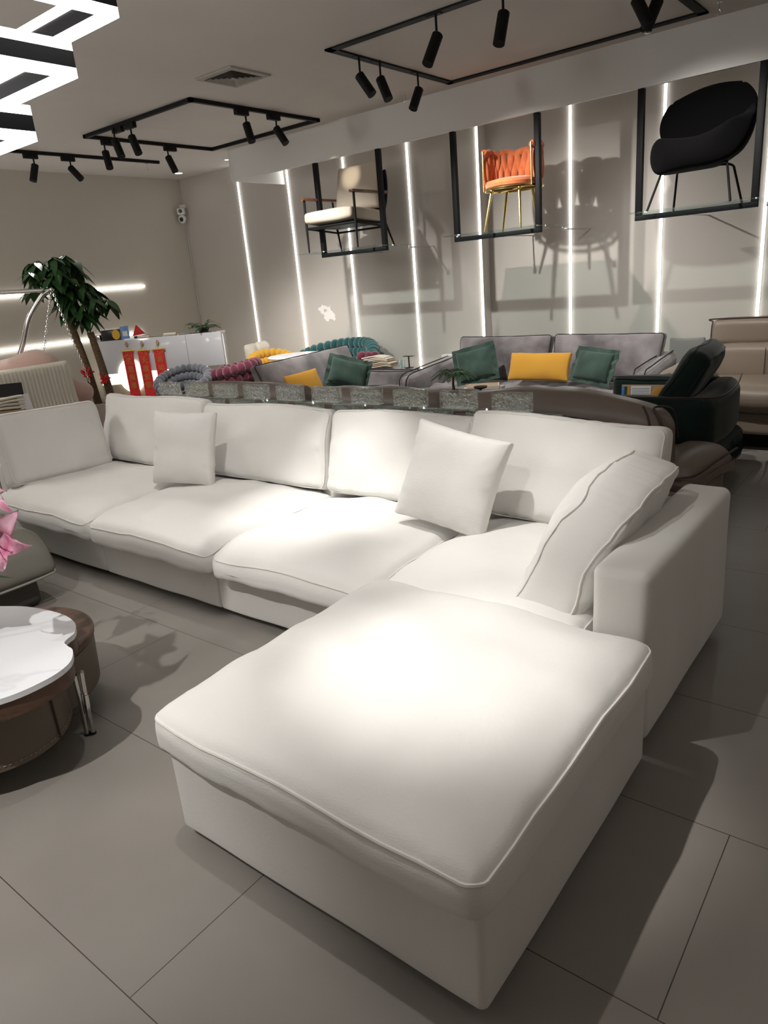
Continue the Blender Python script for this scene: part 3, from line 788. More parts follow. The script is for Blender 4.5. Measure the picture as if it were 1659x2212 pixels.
# ------------------------------------------------------------------ sofas behind
def soft(nm, mt, x0, x1, y0, y1, z0, z1, parent, r=.05, am=.01, seed=0, n=(12, 8, 8), ex=None, M=None, bulge=0):
    hx, hy, hz = (x1 - x0) / 2, (y1 - y0) / 2, (z1 - z0) / 2
    def fn(s):
        u, v, w = s.x / hx, s.y / hy, s.z / hz
        b = bulge
        p = V((s.x + math.copysign(b, s.x) * (1 - v * v) * (1 - w * w) * abs(u) ** 3, s.y + math.copysign(b, s.y) * (1 - u * u) * (1 - w * w) * abs(v) ** 3, s.z + math.copysign(b, s.z) * (1 - u * u) * (1 - v * v) * abs(w) ** 3))
        p += noise.noise_vector(V((s.x * 4 + seed * 5, s.y * 4, s.z * 4))) * am
        return ex(p) if ex else p
    bm = B(); sbox(bm, hx, hy, hz, min(r, hx, hy, hz) * .98, n, fn, Matrix.Translation(((x0 + x1) / 2, (y0 + y1) / 2, (z0 + z1) / 2)) @ (M or Matrix.Identity(4)))
    return obj(nm, bm, mt, parent, ang=60)
# taupe leather sofa seen from behind
tp = thing('leather_sofa', 'taupe leather sofa seen from behind, just beyond the glass bricks', 'sofa', (-3.3, 4.45, 0))
soft('base', M_taupe, -5.5, -1.26, 4.18, 4.80, .06, .40, tp, .06)
for x0, x1, zt, sd in ((-5.56, -4.10, .815, 1), (-4.0, -2.73, .805, 2)):
    b_ = soft('backrest', M_taupe, x0, x1, 4.08, 4.32, .30, zt, tp, .09, seed=sd, bulge=.02)
    bm = B(); tube(bm, [(x0 + .03, 4.085, zt - .10), ((x0 + x1) / 2, 4.055, zt - .085), (x1 - .03, 4.085, zt - .10)], .003, 6); obj('seam', bm, M_taupe_dark, b_)
def arch(p):
    u = p.x / .72
    if p.z > 0: p.z -= .10 * max(0, u) ** 2.2 + .03 * max(0, -u) ** 2 - .03
    return p
b_ = soft('backrest', M_taupe, -2.67, -1.22, 4.06, 4.34, .25, .795, tp, .10, seed=3, bulge=.02, ex=arch, n=(20, 8, 10))
bm = B(); tube(bm, spline([(-1.232, 4.12, .40), (-1.225, 4.09, .60), (-1.25, 4.09, .70), (-1.30, 4.14, .76), (-1.235, 4.28, .72), (-1.215, 4.33, .55)], 6), .007, 6)
tube(bm, spline([(-1.30, 4.075, .35), (-1.29, 4.06, .60), (-1.31, 4.07, .705), (-1.36, 4.13, .765)], 6), .007, 6); obj('piping', bm, M_taupe_dark, b_)
bm = B(); tube(bm, spline([(-2.63, 4.06, .69), (-2.2, 4.035, .715), (-1.7, 4.035, .70), (-1.33, 4.06, .62)], 6), .003, 6); obj('seam', bm, M_taupe_dark, b_)
def flap(p):
    u, v = p.x / .17, p.y / .36
    if p.z > 0: p.z -= .05 * max(0, u) ** 2 + .03 * v * v
    p.x += -.05 * max(0, -v) + 0.05 * max(0, v)
    return p
f_ = soft('armrest', M_taupe, -1.36, -1.02, 4.14, 4.80, .24, .445, tp, .09, seed=4, ex=flap, bulge=.01)
bm = B(); tube(bm, spline([(-1.33, 4.12, .33), (-1.14, 4.115, .36), (-1.055, 4.17, .375), (-1.01, 4.4, .40), (-.975, 4.76, .40)], 7), .007, 6); obj('piping', bm, M_taupe_dark, f_)
soft('side_panel', M_taupe, -1.30, -1.04, 4.17, 4.78, .03, .27, tp, .05, seed=5)
# grey velvet sofa facing the camera
gs = thing('velvet_sofa', 'long grey velvet sofa facing the camera against the wall, two loose back cushions', 'sofa', (-3.15, 6.4, 0))
soft('base', M_gvel, -4.35, -2.0, 5.95, 6.93, .10, .40, gs, .05)
def tuft(p):
    if p.z > 0: p.z += .018 * math.cos(p.x * 22) * math.cos(p.y * 22)
    return p
soft('seat_cushion', M_gvel, -4.22, -2.16, 5.90, 6.75, .39, .50, gs, .05, n=(44, 18, 3), ex=tuft)
soft('backrest', M_gvel, -4.25, -2.05, 6.78, 6.95, .35, .68, gs, .05)
def armsh(s_):
    def f(p):
        v = (p.y + .5)
        p.x += s_ * (.10 if s_ < 0 else .05) * max(0, (p.z + .25) / .5)
        p.z += (.06 * (p.y / .5)) * (p.z > 0)
        return p
    return f
for sx, x0, x1 in ((-1, -4.36, -4.20), (1, -2.15, -2.0)):
    yf_ = 5.88 if sx < 0 else 6.02
    a_ = soft('armrest', M_gvel, x0, x1, yf_, 6.85, .14, .66 if sx < 0 else .70, gs, .06, seed=6, ex=armsh(sx))
    xx = (x0 + x1) / 2 + (sx * .10 if sx < 0 else .05); hw = .05; dy_ = yf_ - 5.88; dz_ = 0 if sx < 0 else .04
    bm = B(); tube(bm, spline([(xx - sx * hw * .9, 6.8, .70 + dz_), (xx - sx * hw, 6.2, .66 + dz_), (xx - sx * hw, 5.90 + dy_, .62 + dz_), (xx - sx * (hw - .01), 5.868 + dy_, .45), (xx - sx * .10, 5.868 + dy_, .2)], 6), .006, 6)
    tube(bm, spline([(xx + sx * hw * .8, 6.8, .71 + dz_), (xx + sx * hw * .95, 6.2, .66 + dz_), (xx + sx * hw * .8, 5.90 + dy_, .62 + dz_), (xx + sx * .03, 5.87 + dy_, .45), (xx - sx * .02, 5.87 + dy_, .2)], 6), .006, 6); obj('piping', bm, M_gpipe, a_)
for x in (-4.2, -2.2):
    for y in (6.0, 6.85):
        bm = B(); cyl(bm, (x, y, 0), (x, y, .12), .014, .02, 10); obj('foot', bm, M_black, gs)
def vc(nm, par, x0, x1, y, zb, zt, tl, seed, mt=M_gvel, t=.09, puff=1.1, nrm=None, roll=0):
    w = x1 - x0; h = (zt - zb) / math.cos(tl)
    return cushion(nm, mt, w, h, t, lean(((x0 + x1) / 2, y, (zb + zt) / 2), nrm or (0, -math.cos(tl), math.sin(tl)), roll), par, r=.035, n=26, cr=.006, puff=puff, pinch=.03, wr=.012, seed=seed, piping=True, both=False, pmat=M_gpipe, pr=.005)
vc('back_cushion', gs, -4.17, -3.10, 6.66, .47, .925, .26, 71)
vc('back_cushion', gs, -3.09, -2.02, 6.66, .47, .925, .26, 72, roll=-.01)
# pillows on it
def pil(x, y, z, w, h, nrm, roll, label, mt, seed, flange=0, t=.03, name='throw_pillow', puff=3.4, pin=.04, fmt=None):
    o = throw(x, y, z, w, h, nrm, roll, label, seed, mt=mt, name=name, puff=puff, t=t, pin=pin, n=16)
    if flange:
        Mx = lean((x, y, z), nrm, roll); bm = B()
        hx, hy = w / 2 - .012, h / 2 - .012
        def pt(a, b, e): return Mx @ V((a * (hx + e), b * (hy + e), .008 * math.sin(a * 5 + b * 7 + e * 40) + (0.0)))
        m_ = 14; rim = []
        for k in range(4 * m_):
            s_ = k // m_; f = (k % m_) / m_ * 2 - 1
            rim.append([(f, -1), (1, f), (-f, 1), (-1, -f)][s_])
        lv = [[bm.verts.new(pt(a, b, e) + Mx.to_3x3() @ V((0, 0, zz + .006 * math.sin(i * 1.7)))) for i, (a, b) in enumerate(rim)] for e, zz in ((-.01, .004), (flange, .004), (flange, -.004), (-.01, -.004))]
        n = len(rim)
        for q in range(3):
            for k in range(n): bm.faces.new((lv[q][k], lv[q][(k + 1) % n], lv[q + 1][(k + 1) % n], lv[q + 1][k]))
        obj('flange', bm, mt, o)
    return o
pil(-3.72, 6.22, .70, .36, .31, (.30, -1, .45), .22, 'green flanged pillow at the left end of the grey sofa that faces the camera', M_green, 81, .05)
pil(-3.05, 6.26, .675, .62, .27, (0, -1, .40), .0, 'long mustard pillow in the middle of the grey sofa that faces the camera', M_yellow, 82, puff=3.0)
pil(-2.50, 6.22, .69, .38, .26, (-.25, -1, .40), -.08, 'green flanged pillow at the right end of the grey sofa that faces the camera', M_green, 83, .045)
# folded fabric samples on the seat
bm = B()
for k, z in enumerate((.505, .515, .525)): box(bm, -.17 + .02 * k, .17, -.12, .12 - .01 * k, z, z + .008, M=Matrix.Translation((-3.55, 6.03, 0)) @ rz(.5))
sw = tag(obj('fabric_swatches', bm, M_cream), 'open book of striped fabric samples lying on the grey sofa seat', 'swatch book')
bm = B(); 
for k in range(5): box(bm, -.16, .16, -.10 + .045 * k, -.085 + .045 * k, .534, .5355, M=Matrix.Translation((-3.55, 6.03, 0)) @ rz(.5))
obj('stripes', bm, M_kraft, sw)

# grey velvet sofa on the left, turned to the right
g2 = thing('velvet_sofa', 'grey velvet sofa turned sideways with one long back cushion, left of the other grey sofa', 'sofa', (-5.1, 5.65, 0))
soft('base', M_gvel, -5.78, -4.50, 4.90, 6.45, .10, .40, g2, .05, seed=11)
soft('seat_cushion', M_gvel, -5.55, -4.48, 4.92, 6.25, .38, .48, g2, .05, seed=12)
soft('backrest', M_gvel, -5.85, -5.62, 4.92, 6.42, .2, .62, g2, .06, seed=13)
a_ = soft('armrest', M_gvel, -5.75, -4.46, 6.27, 6.43, .14, .635, g2, .06, seed=14)
bm = B(); tube(bm, spline([(-5.6, 6.27, .63), (-4.6, 6.27, .635), (-4.46, 6.28, .60), (-4.445, 6.28, .2)], 6), .006, 6); obj('piping', bm, M_gpipe, a_)
for x in (-5.6, -4.6):
    for y in (5.0, 6.35):
        bm = B(); cyl(bm, (x, y, 0), (x, y, .12), .014, .02, 10); obj('foot', bm, M_black, g2)
def pointy(p):
    p.z *= 1 + .3 * (-p.y / .22); return p
cushion('back_cushion', M_gvel, 1.56, .46, .10, lean((-5.50, 5.68, .66), (1, .03, .36), .02), g2, r=.035, n=22, puff=.9, pinch=.02, wr=.01, seed=75, extra=pointy, piping=True, both=False, pmat=M_gpipe, pr=.005)
pil(-5.22, 5.30, .62, .38, .28, (1, -.45, .55), .12, 'mustard pillow tip showing on the sideways grey sofa', M_yellow, 84)
pil(-5.10, 5.86, .655, .40, .28, (.75, -.80, .50), -.33, 'green flanged pillow leaning on the sideways grey sofa', M_green, 85, .05)

# dark green armchair-sofa
dg = thing('velvet_armchair', 'bottle green velvet armchair with curved back and ribbed base, seen from its side', 'armchair', (-1.6, 5.3, 0))
soft('side_panel', M_dgreen, -2.10, -1.20, 4.90, 5.10, .34, .665, dg, .08, seed=21, n=(14, 6, 8))
soft('side_panel', M_dgreen, -2.10, -1.30, 5.58, 5.74, .34, .705, dg, .06, seed=22)
def curv(p):
    p.z += .03 * (p.y / .45) * (p.z > 0); p.x += -.03 * (p.y / .45) ** 2
    return p
soft('backrest', M_dgreen, -1.37, -1.15, 4.92, 5.76, .30, .68, dg, .09, seed=23, ex=curv)
soft('seat_cushion', M_dgreen, -2.12, -1.30, 5.05, 5.62, .30, .46, dg, .05, seed=24)
def ribs(p):
    a = math.atan2(p.y, p.x)
    k = .010 * math.sin((p.x + p.y) * 2 * PI / .035)
    p.x += k * .8 * (abs(p.x) > .3); p.y += k * .8 * (abs(p.y) > .3) * -1
    return p
soft('ribbed_base', M_dgreen, -2.05, -1.12, 4.86, 5.74, .08, .36, dg, .10, n=(60, 60, 8), ex=ribs, am=.003)
for x in (-1.95, -1.25):
    for y in (4.98, 5.62):
        bm = B(); cyl(bm, (x, y, 0), (x, y, .1), .02, .03, 12); obj('foot', bm, M_black, dg)
bm = B(); tube(bm, spline([(-2.06, 4.90, .665), (-1.6, 4.895, .675), (-1.3, 4.92, .675), (-1.16, 5.05, .665), (-1.13, 5.35, .69), (-1.18, 5.74, .71)], 7), .006, 6)
tube(bm, spline([(-2.08, 5.58, .705), (-1.7, 5.575, .71), (-1.4, 5.58, .70)], 5), .005, 6); obj('piping', bm, M_taupe_dark, dg)
cushion('back_cushion', M_dgreen, .78, .44, .12, lean((-1.42, 5.36, .765), (-1, -.1, .62), .0), dg, r=.05, n=18, puff=.75, pinch=.02, wr=.012, seed=76, piping=True, pmat=M_dgreen, pr=.006)
pil(-1.60, 5.16, .59, .34, .26, (-1, -.35, .7), .2, 'mustard pillow tucked inside the green armchair', M_yellow, 86)
tg = thing('sample_card', 'brown card of fabric samples with a white printed tag in the green armchair', 'sample card', (-1.85, 5.50, .47))
Mx = lean((-1.83, 5.535, .575), (.1, -1, .15), 0)
def card(nm, mt, x0, x1, y0, y1, z, par, M, th=.003):
    bm = B(); box(bm, x0, x1, y0, y1, z, z + th, M=M); return obj(nm, bm, mt, par)
card('card', M_kraft, -.16, .16, -.085, .075, 0, tg, Mx)
card('tag', M_paper, -.09, .06, -.055, .065, .004, tg, Mx)
for k, m_ in enumerate((M_blue, M_teal, M_yellow)): card('swatch', m_, -.16 + .022 * k, -.14 + .022 * k, -.08, .06, .004, tg, Mx)
bm = B()
for k in range(8): box(bm, -.08, .05, .045 - .012 * k, .049 - .012 * k, .0072, .0078, M=Mx)
obj('printed_lines', bm, mat('grey_ink', (.25, .27, .35), .7), tg)
# khaki leather sofa at the right wall
kl = thing('leather_sofa', 'high-backed khaki leather sofa against the wall, cut by the right edge', 'sofa', (-.8, 6.6, 0))
kx0, kx1 = -1.76, .60
soft('base', M_beige_lea, kx0 + .06, kx1 - .06, 6.24, 7.0, .14, .34, kl, .04, seed=31)
xm = (-1.20, -.42)
cuts = [kx0, xm[0] + .5, kx1]
for i in range(2):
    a, b = ((kx0 + .10, -.72), (-.71, kx1 - .1))[i]
    s_ = soft('seat_cushion', M_beige_lea, a, b, 6.17, 6.95, .32, .545, kl, .10, seed=32 + i, bulge=.015, n=(18, 10, 8))
    k_ = soft('backrest', M_beige_lea, a - (.04 if i == 0 else 0), b, 6.72, 7.02, .50, .80, kl, .06, seed=34 + i, bulge=.012)
    bm = B(); tube(bm, [((a + b) / 2 - .02, 6.70, .54), ((a + b) / 2 - .02, 6.703, .78)], .003, 6); obj('seam', bm, M_taupe_dark, k_)
    h_ = soft('headrest', M_beige_lea, a + (-.02 if i == 0 else 0), b, 6.84, 7.06, .79, 1.005, kl, .05, seed=36 + i, bulge=.008)
    bm = B(); tube(bm, spline([(a - .02, 6.85, .81), (a - .02, 6.85, .90), (a - .012, 6.855, .985), (a + .03, 6.86, 1.012), (b - .02, 6.86, 1.012)], 6), .006, 6); obj('piping', bm, M_taupe_dark, h_)
bm = B(); 
def roll_arm(p): return p
for x0, x1, nm in ((kx0 - .14, kx0 + .12, 'l'), (kx1 - .12, kx1 + .14, 'r')):
    a_ = soft('armrest', M_beige_lea, x0, x1, 5.98, 6.95, .14, .69, kl, .11, seed=38, bulge=.01)
bm = B()
pts = []
for k in range(26):
    a = k * .5; r_ = .075 * (1 - k / 34)
    pts.append((kx0 - .01 + r_ * math.cos(a) * 1.3, 5.972, .60 + r_ * math.sin(a)))
tube(bm, pts, .006, 6); obj('rolled_piping', bm, M_taupe_dark, kl)
for x in (kx0 + .1, -.7, kx1 - .1):
    for y in (6.35, 6.9):
        bm = B(); cyl(bm, (x, y, 0), (x, y, .15), .02, .025, 10); obj('foot', bm, M_black, kl)
bm = B(); box(bm, kx0 + .08, kx1 - .08, 6.42, 6.98, .0, .15); obj('under_block', bm, M_blackgap, kl)  # added black block; stops strip light so the gap under the sofa stays dark
# grey upholstered panel between the two
pb = thing('side_chair', 'small grey upholstered chair back showing between the grey and khaki sofas', 'chair', (-2.0, 7.08, 0))
bm = B(); sbox(bm, .16, .022, .22, .02, (8, 2, 8), lambda s: V((s.x, s.y, s.z + .012 * (s.x / .16) ** 2 * (s.z > 0))), Matrix.Translation((-1.955, 7.13, .60))); obj('backrest', bm, mat('mid_grey_cloth', (.20, .205, .19), .8), pb)
bm = B()
for x in (-2.08, -1.83):
    bm = B(); cyl(bm, (x, 7.13, 0), (x, 7.13, .42), .012, seg=10); obj('leg', bm, M_black, pb)
# ------------------------------------------------------------------ bubble seats
def bubble_ring(bm, c, rx, ry, z, r, a0, a1, n, rzv=None, tw=1.0, drop=0):
    for k in range(n):
        a = math.radians(a0 + (a1 - a0) * k / max(1, n - 1 if abs(a1 - a0) < 359 else n))
        am = math.radians((a0 + a1) / 2); dz = drop * (1 - math.cos(a - am)) / 2
        ell(bm, (c[0] + rx * math.cos(a), c[1] + ry * math.sin(a), z - dz), r, r * .78 * tw, rzv or r, M=rz(a), u=12, v=9)
def bubble_chair(x, y, zt, R_, face, mt, label, r=.06, name='bubble_chair', group='bubble armchairs', drop=.2):
    t = thing(name, label, 'armchair', (x, y, 0), group=group)
    n = int(2 * PI * R_ * .72 / (r * 1.35))
    bm = B()
    for j in range(3): bubble_ring(bm, (x, y), R_ - j * .035, R_ - j * .035, zt - r - j * r * 1.55, r, face + 40 + j * 8, face + 320 - j * 8, int(n * 1.35) - j, drop=drop)
    obj('backrest', bm, mt, t)
    bm = B()
    for j in range(3): bubble_ring(bm, (x, y), R_ - .02 - .02 * (j % 2), R_ - .02 - .02 * (j % 2), zt - max(r * 6.4, drop + r * 3.2) - j * r * 1.7, r * 1.05, 0, 360, int(2 * PI * R_ / (r * 1.4)))
    z0 = zt - max(r * 6.4, drop + r * 3.2) - 2 * r * 1.7 - r
    lathe(bm, (x, y, 0), [(R_ * .7, max(0.0, z0 - .1)), (R_ * .75, z0 + .05), (R_ * .85, zt - max(r * 6.4, drop + r * 3.2) + r * .6), (0, zt - max(r * 6.4, drop + r * 3.2) + r * .9)], 24)
    obj('seat', bm, mt, t)
    return t
bubble_chair(-7.20, 5.28, .80, .30, -55, M_blvel, 'slate grey bubble armchair in front of the desk, left of the burgundy one')
bubble_chair(-6.90, 5.82, .81, .28, -150, M_burg, 'burgundy bubble armchair between the grey and the yellow ones', .072, drop=.1)
bubble_chair(-6.95, 6.52, .84, .27, -30, M_yvel, 'yellow bubble armchair behind the round white table', .066, drop=.16)
ts = thing('bubble_sofa', 'teal velvet bubble sofa against the wall', 'sofa', (-6.05, 6.85, 0))
bm = B()
arc = spline([(-6.72, 6.62, .66), (-6.68, 6.74, .77), (-6.5, 6.86, .85), (-6.2, 6.94, .905), (-5.9, 6.95, .925), (-5.65, 6.92, .92), (-5.48, 6.80, .87), (-5.42, 6.68, .77), (-5.44, 6.58, .66)], 3)
for j in range(3):
    for i, p in enumerate(arc):
        q = arc[min(i + 1, len(arc) - 1)] - arc[max(i - 1, 0)]
        c_ = V((-6.08, 6.6, p.z)); d_ = (c_ - p) * (.05 * j)
        ell(bm, p + d_ + V((0, 0, -.07 - .105 * j)), .062, .085, .075, M=rz(math.atan2(q.y, q.x)), u=12, v=9)
obj('backrest', bm, M_teal, ts)
bm = B()
for j in range(2):
    for k in range(13):
        ell(bm, (-6.68 + 1.16 * k / 12, 6.62 - .05 * math.sin(PI * k / 12), .42 - .13 * j), .062, .1, .075, u=12, v=9)
soft('seat', M_teal, -6.78, -5.50, 6.62, 7.0, .04, .46, ts, .06, seed=41)
obj('seat_bubbles', bm, M_teal, ts)
# small burgundy seat seen behind the sideways sofa
bs = thing('bubble_stool', 'small burgundy bubble seat squeezed between the teal and the grey sofas', 'stool', (-5.38, 6.60, 0))
bm = B()
for j in range(6): bubble_ring(bm, (-5.40, 6.60), .10, .045, .08 + j * .128, .075, 0, 360, 6)
obj('seat', bm, M_burg, bs)
# round white table
rt = thing('round_table', 'round white marble table in front of the yellow bubble armchair', 'table', (-6.30, 6.12, 0))
bm = B(); lathe(bm, (-6.25, 6.28, 0), [(0, .772), (.33, .772), (.355, .782), (.36, .795), (.355, .80), (0, .80)], 48); obj('tabletop', bm, M_marble, rt)
bm = B(); lathe(bm, (-6.25, 6.28, 0), [(.2, 0), (.2, .02), (.04, .05), (.03, .4), (.05, .772)], 24); obj('pedestal', bm, M_black, rt)
# items by the sideways sofa
st = thing('sample_stack', 'stack of cream fabric sample books on the far grey armrest', 'sample books', (-5.02, 6.35, .64))
for k in range(7):
    bm = B()
    def wv(s, k=k): return V((s.x, s.y, s.z + .012 * math.sin(s.x * 14 + k * .2)))
    sbox(bm, .19 - .004 * k, .07, .007, .005, (14, 3, 1), wv, Matrix.Translation((-5.02 + .01 * (k % 3) - .01 * k, 6.35, .662 + .0165 * k)))
    obj('sample', bm, M_cream if k % 2 == 0 or k > 4 else M_kraft, st)
bm = B(); lathe(bm, (-4.73, 6.35, 0), [(.028, .642), (.034, .645), (.036, .73), (.033, .73), (.031, .65), (0, .65)], 20)
tag(obj('glass_tumbler', bm, M_glass), 'clear glass tumbler beside the stack of sample books', 'glass')
bm = B(); cyl(bm, (-4.64, 6.36, .642), (-4.64, 6.36, .648), .05, seg=20); cyl(bm, (-4.64, 6.36, .648), (-4.64, 6.36, .765), .008, seg=10); box(bm, -4.70, -4.58, 6.33, 6.39, .765, .772, .002)
tag(obj('small_stand', bm, M_blackpl), 'small black T-shaped stand right of the glass tumbler', 'stand')
ft = thing('side_table', 'low white side table between the two grey sofas', 'table', (-4.42, 6.12, 0))
# placed just clear of both armrests
bm = B(); box(bm, -4.47, -4.37 + .0, 6.98, 7.08, .0, .66, .004); obj('pedestal', bm, M_desktop, ft)
bm = B(); box(bm, -4.62, -4.30, 6.97, 7.09, .66, .70, .006); obj('tabletop', bm, M_desktop, ft)

# coffee table behind the taupe sofa with palm, dish and bottle
ct = thing('coffee_table', 'low dark coffee table behind the taupe sofa holding the small palm', 'table', (-3.2, 5.35, 0))
bm = B(); box(bm, -3.75, -2.65, 5.10, 5.60, .54, .57, .008); obj('tabletop', bm, M_walnut, ct)
for x in (-3.68, -2.72):
    for y in (5.16, 5.54):
        bm = B(); cyl(bm, (x, y, 0), (x, y, .54), .018, seg=12); obj('leg', bm, M_black, ct)
pm = thing('palm_plant', 'small artificial palm with drooping fronds behind the glass bricks', 'plant', (-3.40, 5.3, .57))
bm = B(); tube(bm, [(-3.40, 5.3, .60), (-3.405, 5.3, .66), (-3.40, 5.3, .73)], .010, 8, radii=[.016, .011, .009]); obj('trunk', bm, M_bark, pm)
bm = B(); lathe(bm, (-3.40, 5.3, .571), [(.035, 0), (.045, .035), (.04, .04), (0, .036)], 20); obj('pot', bm, M_black, pm)
def leafblade(bm, base, tip, w, droop=.0, fold=.12, seg=5, up=V((0, 0, 1))):
    base, tip = V(base), V(tip); d = tip - base; s = d.cross(up)
    if s.length < 1e-5: s = V((1, 0, 0))
    s.normalize(); n = s.cross(d).normalized(); rows = []
    for i in range(seg + 1):
        t = i / seg; c = base + d * t - V((0, 0, droop * t * t)); ww = w * math.sin(PI * min(1, .06 + t * .94) ** .8) * (1 if t < 1 else 0) + .0006
        rows.append((bm.verts.new(c - s * ww + n * fold * ww), bm.verts.new(c), bm.verts.new(c + s * ww + n * fold * ww)))
    for a, b in zip(rows, rows[1:]):
        bm.faces.new((a[0], a[1], b[1], b[0])); bm.faces.new((a[1], a[2], b[2], b[1]))
bm = B(); rnd = random.Random(3)
for k in range(16):
    a = 2 * PI * k / 16 + rnd.uniform(-.15, .15); L = rnd.uniform(.13, .19); el = rnd.uniform(.1, .9)
    p0 = V((-3.40, 5.3, .735)); pts = spline([p0, p0 + V((math.cos(a) * L * .5, math.sin(a) * L * .5, .05 * el + .02)), p0 + V((math.cos(a) * L, math.sin(a) * L, -.03 + .05 * el))], 6)
    tube(bm, pts, .002, 4)
    for i in range(2, len(pts)):
        for sg in (-1, 1):
            q = pts[i]; dd = V((-math.sin(a) * sg, math.cos(a) * sg, -.35)) + V((math.cos(a), math.sin(a), 0)) * .7
            leafblade(bm, q, q + dd.normalized() * .048, .0055, .01, seg=3)
obj('fronds', bm, M_leaf, pm)
ds = tag(thing('footed_dish', 'small dark footed dish on the coffee table right of the palm', 'dish', (-3.13, 5.3, .57)))
bm = B(); lathe(bm, (-3.13, 5.3, .571), [(.03, 0), (.03, .004), (.008, .012), (.008, .05), (.055, .065), (.06, .078), (.05, .07), (0, .062)], 24); obj('bowl', bm, M_blackpl, ds)
bt = thing('bottle', 'small bottle with a white cap behind the taupe sofa', 'bottle', (-2.92, 5.3, .57))
bm = B(); lathe(bm, (-2.92, 5.3, .571), [(.024, 0), (.026, .003), (.026, .05), (.012, .062)], 20); obj('body', bm, M_glass, bt)
bm = B(); lathe(bm, (-2.92, 5.3, .633), [(.021, 0), (.021, .026), (.018, .028)], 20); obj('cap', bm, M_plastic, bt)

# ------------------------------------------------------------------ reception desk
A_ = V((-7.44, 6.14, 0)); D_ = V((-.789, -.614, 0)); F_ = V((.614, -.789, 0))   # D_ along the front to the left, F_ towards the room
DM = frame(A_, D_, F_ * -1, (0, 0, -1 if D_.cross(-F_).z < 0 else 1))
def dk(s, off, z): return A_ + D_ * s - F_ * off + V((0, 0, z))
def dbox(bm, s0, s1, o0, o1, z0, z1, bev=0.0):
    vs = box(bm, s0, s1, o0, o1, z0, z1, bev)
    for v in vs:
        if v.is_valid: v.co = dk(v.co.x, v.co.y, v.co.z)
desk = thing('reception_desk', 'glossy white reception desk with a glowing band below its front', 'desk', dk(.8, .15, 0))
bm = B(); dbox(bm, 0, .46, 0, .02, .70, 1.12, .002); obj('front_panel', bm, M_gloss, desk)
bm = B(); dbox(bm, .463, 1.66, 0, .02, .70, 1.12, .002); obj('front_panel', bm, M_gloss, desk)
bm = B(); dbox(bm, 0, 1.66, .022, .30, 1.09, 1.12, .003); obj('worktop', bm, M_desktop, desk)
bm = B(); dbox(bm, 0, .02, .022, .30, 0, 1.088, .002); obj('side_panel', bm, M_gloss, desk)
bm = B(); dbox(bm, .25, 1.66, .05, .07, .56, .70); obj('glow_panel', bm, M_warmglow, desk)
bm = B(); dbox(bm, 0.02, 1.66, .03, .12, 0, .555, .002); obj('lower_panel', bm, wood_material('pale_wood', (.25, .20, .15), (.34, .28, .21)), desk)
bm = B()
lathe(bm, (0, 0, 0), [(0, -.012), (.155, -.012), (.17, -.006), (.17, .006), (0, .006)], 40)
for v in bm.verts:
    p = v.co.copy(); v.co = dk(1.235 + p.x, .0 - p.z - .015, .66 + p.y * 1.25)
obj('glow_disc', bm, M_warmglow, desk)
# things on the desk
pr = thing('printer', 'black desktop machine with a white lid on the desk', 'printer', dk(1.45, .16, 1.12))
bm = B(); dbox(bm, 1.34, 1.56, .06, .26, 1.122, 1.25, .012); obj('body', bm, M_blackpl, pr)
bm = B(); dbox(bm, 1.32, 1.60, .05, .27, 1.252, 1.268, .006); obj('lid', bm, M_plastic, pr)
bm = B(); dbox(bm, 1.575, 1.66, .06, .2, 1.122, 1.20, .01); tag(obj('card_terminal', bm, M_chrome), 'small silver terminal at the left end of the desk', 'terminal')
yd = B(); lathe(yd, (0, 0, 0), [(0, 0), (.05, 0), (.05, .012), (0, .012)], 32)
for v in yd.verts:
    p = v.co.copy(); v.co = dk(1.355 + p.x, .045 - p.z, 1.192 + p.y * 1.25)
tag(obj('yellow_disc', yd, M_yel), 'yellow round disc leaning on the black machine', 'disc')
bl = thing('display_card', 'upright blue card in a clear stand on the desk', 'card', dk(1.245, .06, 1.12))
Mb = lean(dk(1.245, .065, 1.205), F_ + V((0, 0, .2)), .05)
card('card', M_blue, -.055, .055, -.08, .08, 0, bl, Mb); card('panel', M_paper, -.032, .032, -.045, .02, .004, bl, Mb, .001)
rp = thing('pennant', 'red and gold pointed ornament on the desk', 'ornament', dk(1.1, .1, 1.12))
bm = B()
vs = [bm.verts.new(dk(*p)) for p in ((1.17, .12, 1.15), (1.0, .12, 1.17), (1.10, .12, 1.29), (1.17, .105, 1.15), (1.0, .105, 1.17), (1.10, .105, 1.29))]
bm.faces.new(vs[:3]); bm.faces.new(vs[3:]); 
for a, b in ((0, 1), (1, 2), (2, 0)): bm.faces.new((vs[a], vs[b], vs[b + 3], vs[a + 3]))
obj('flag', bm, M_red, rp)
bm = B(); dbox(bm, .96, 1.14, .06, .16, 1.122, 1.15, .006); obj('base', bm, M_blackpl, rp)
def rollp(s0, s1, off, label, r=.014):
    t = thing('paper_roll', label, 'roll', dk((s0 + s1) / 2, off, 1.12), group='cream rolls on the desk edge')
    bm = B(); cyl(bm, dk(s0, off, 1.122 + r), dk(s1, off, 1.122 + r), r, seg=16); obj('paper', bm, M_cream, t)
    bm = B(); cyl(bm, dk(s0 - .012, off, 1.122 + r), dk(s0 - .001, off, 1.122 + r), r * 1.15, seg=16); obj('cap', bm, M_kraft, t)
rollp(.93, 1.08, .03, 'short cream roll on the desk edge beside the red ornament')
rollp(.58, .74, .03, 'short cream roll on the desk edge towards the plant', .018)
bm = B(); dbox(bm, .12, .55, .03, .05, 1.121, 1.127); dbox(bm, .76, .92, .03, .05, 1.121, 1.127); tag(obj('folding_ruler', bm, M_taupe_dark), 'thin dark strip lying along the desk edge', 'strip')
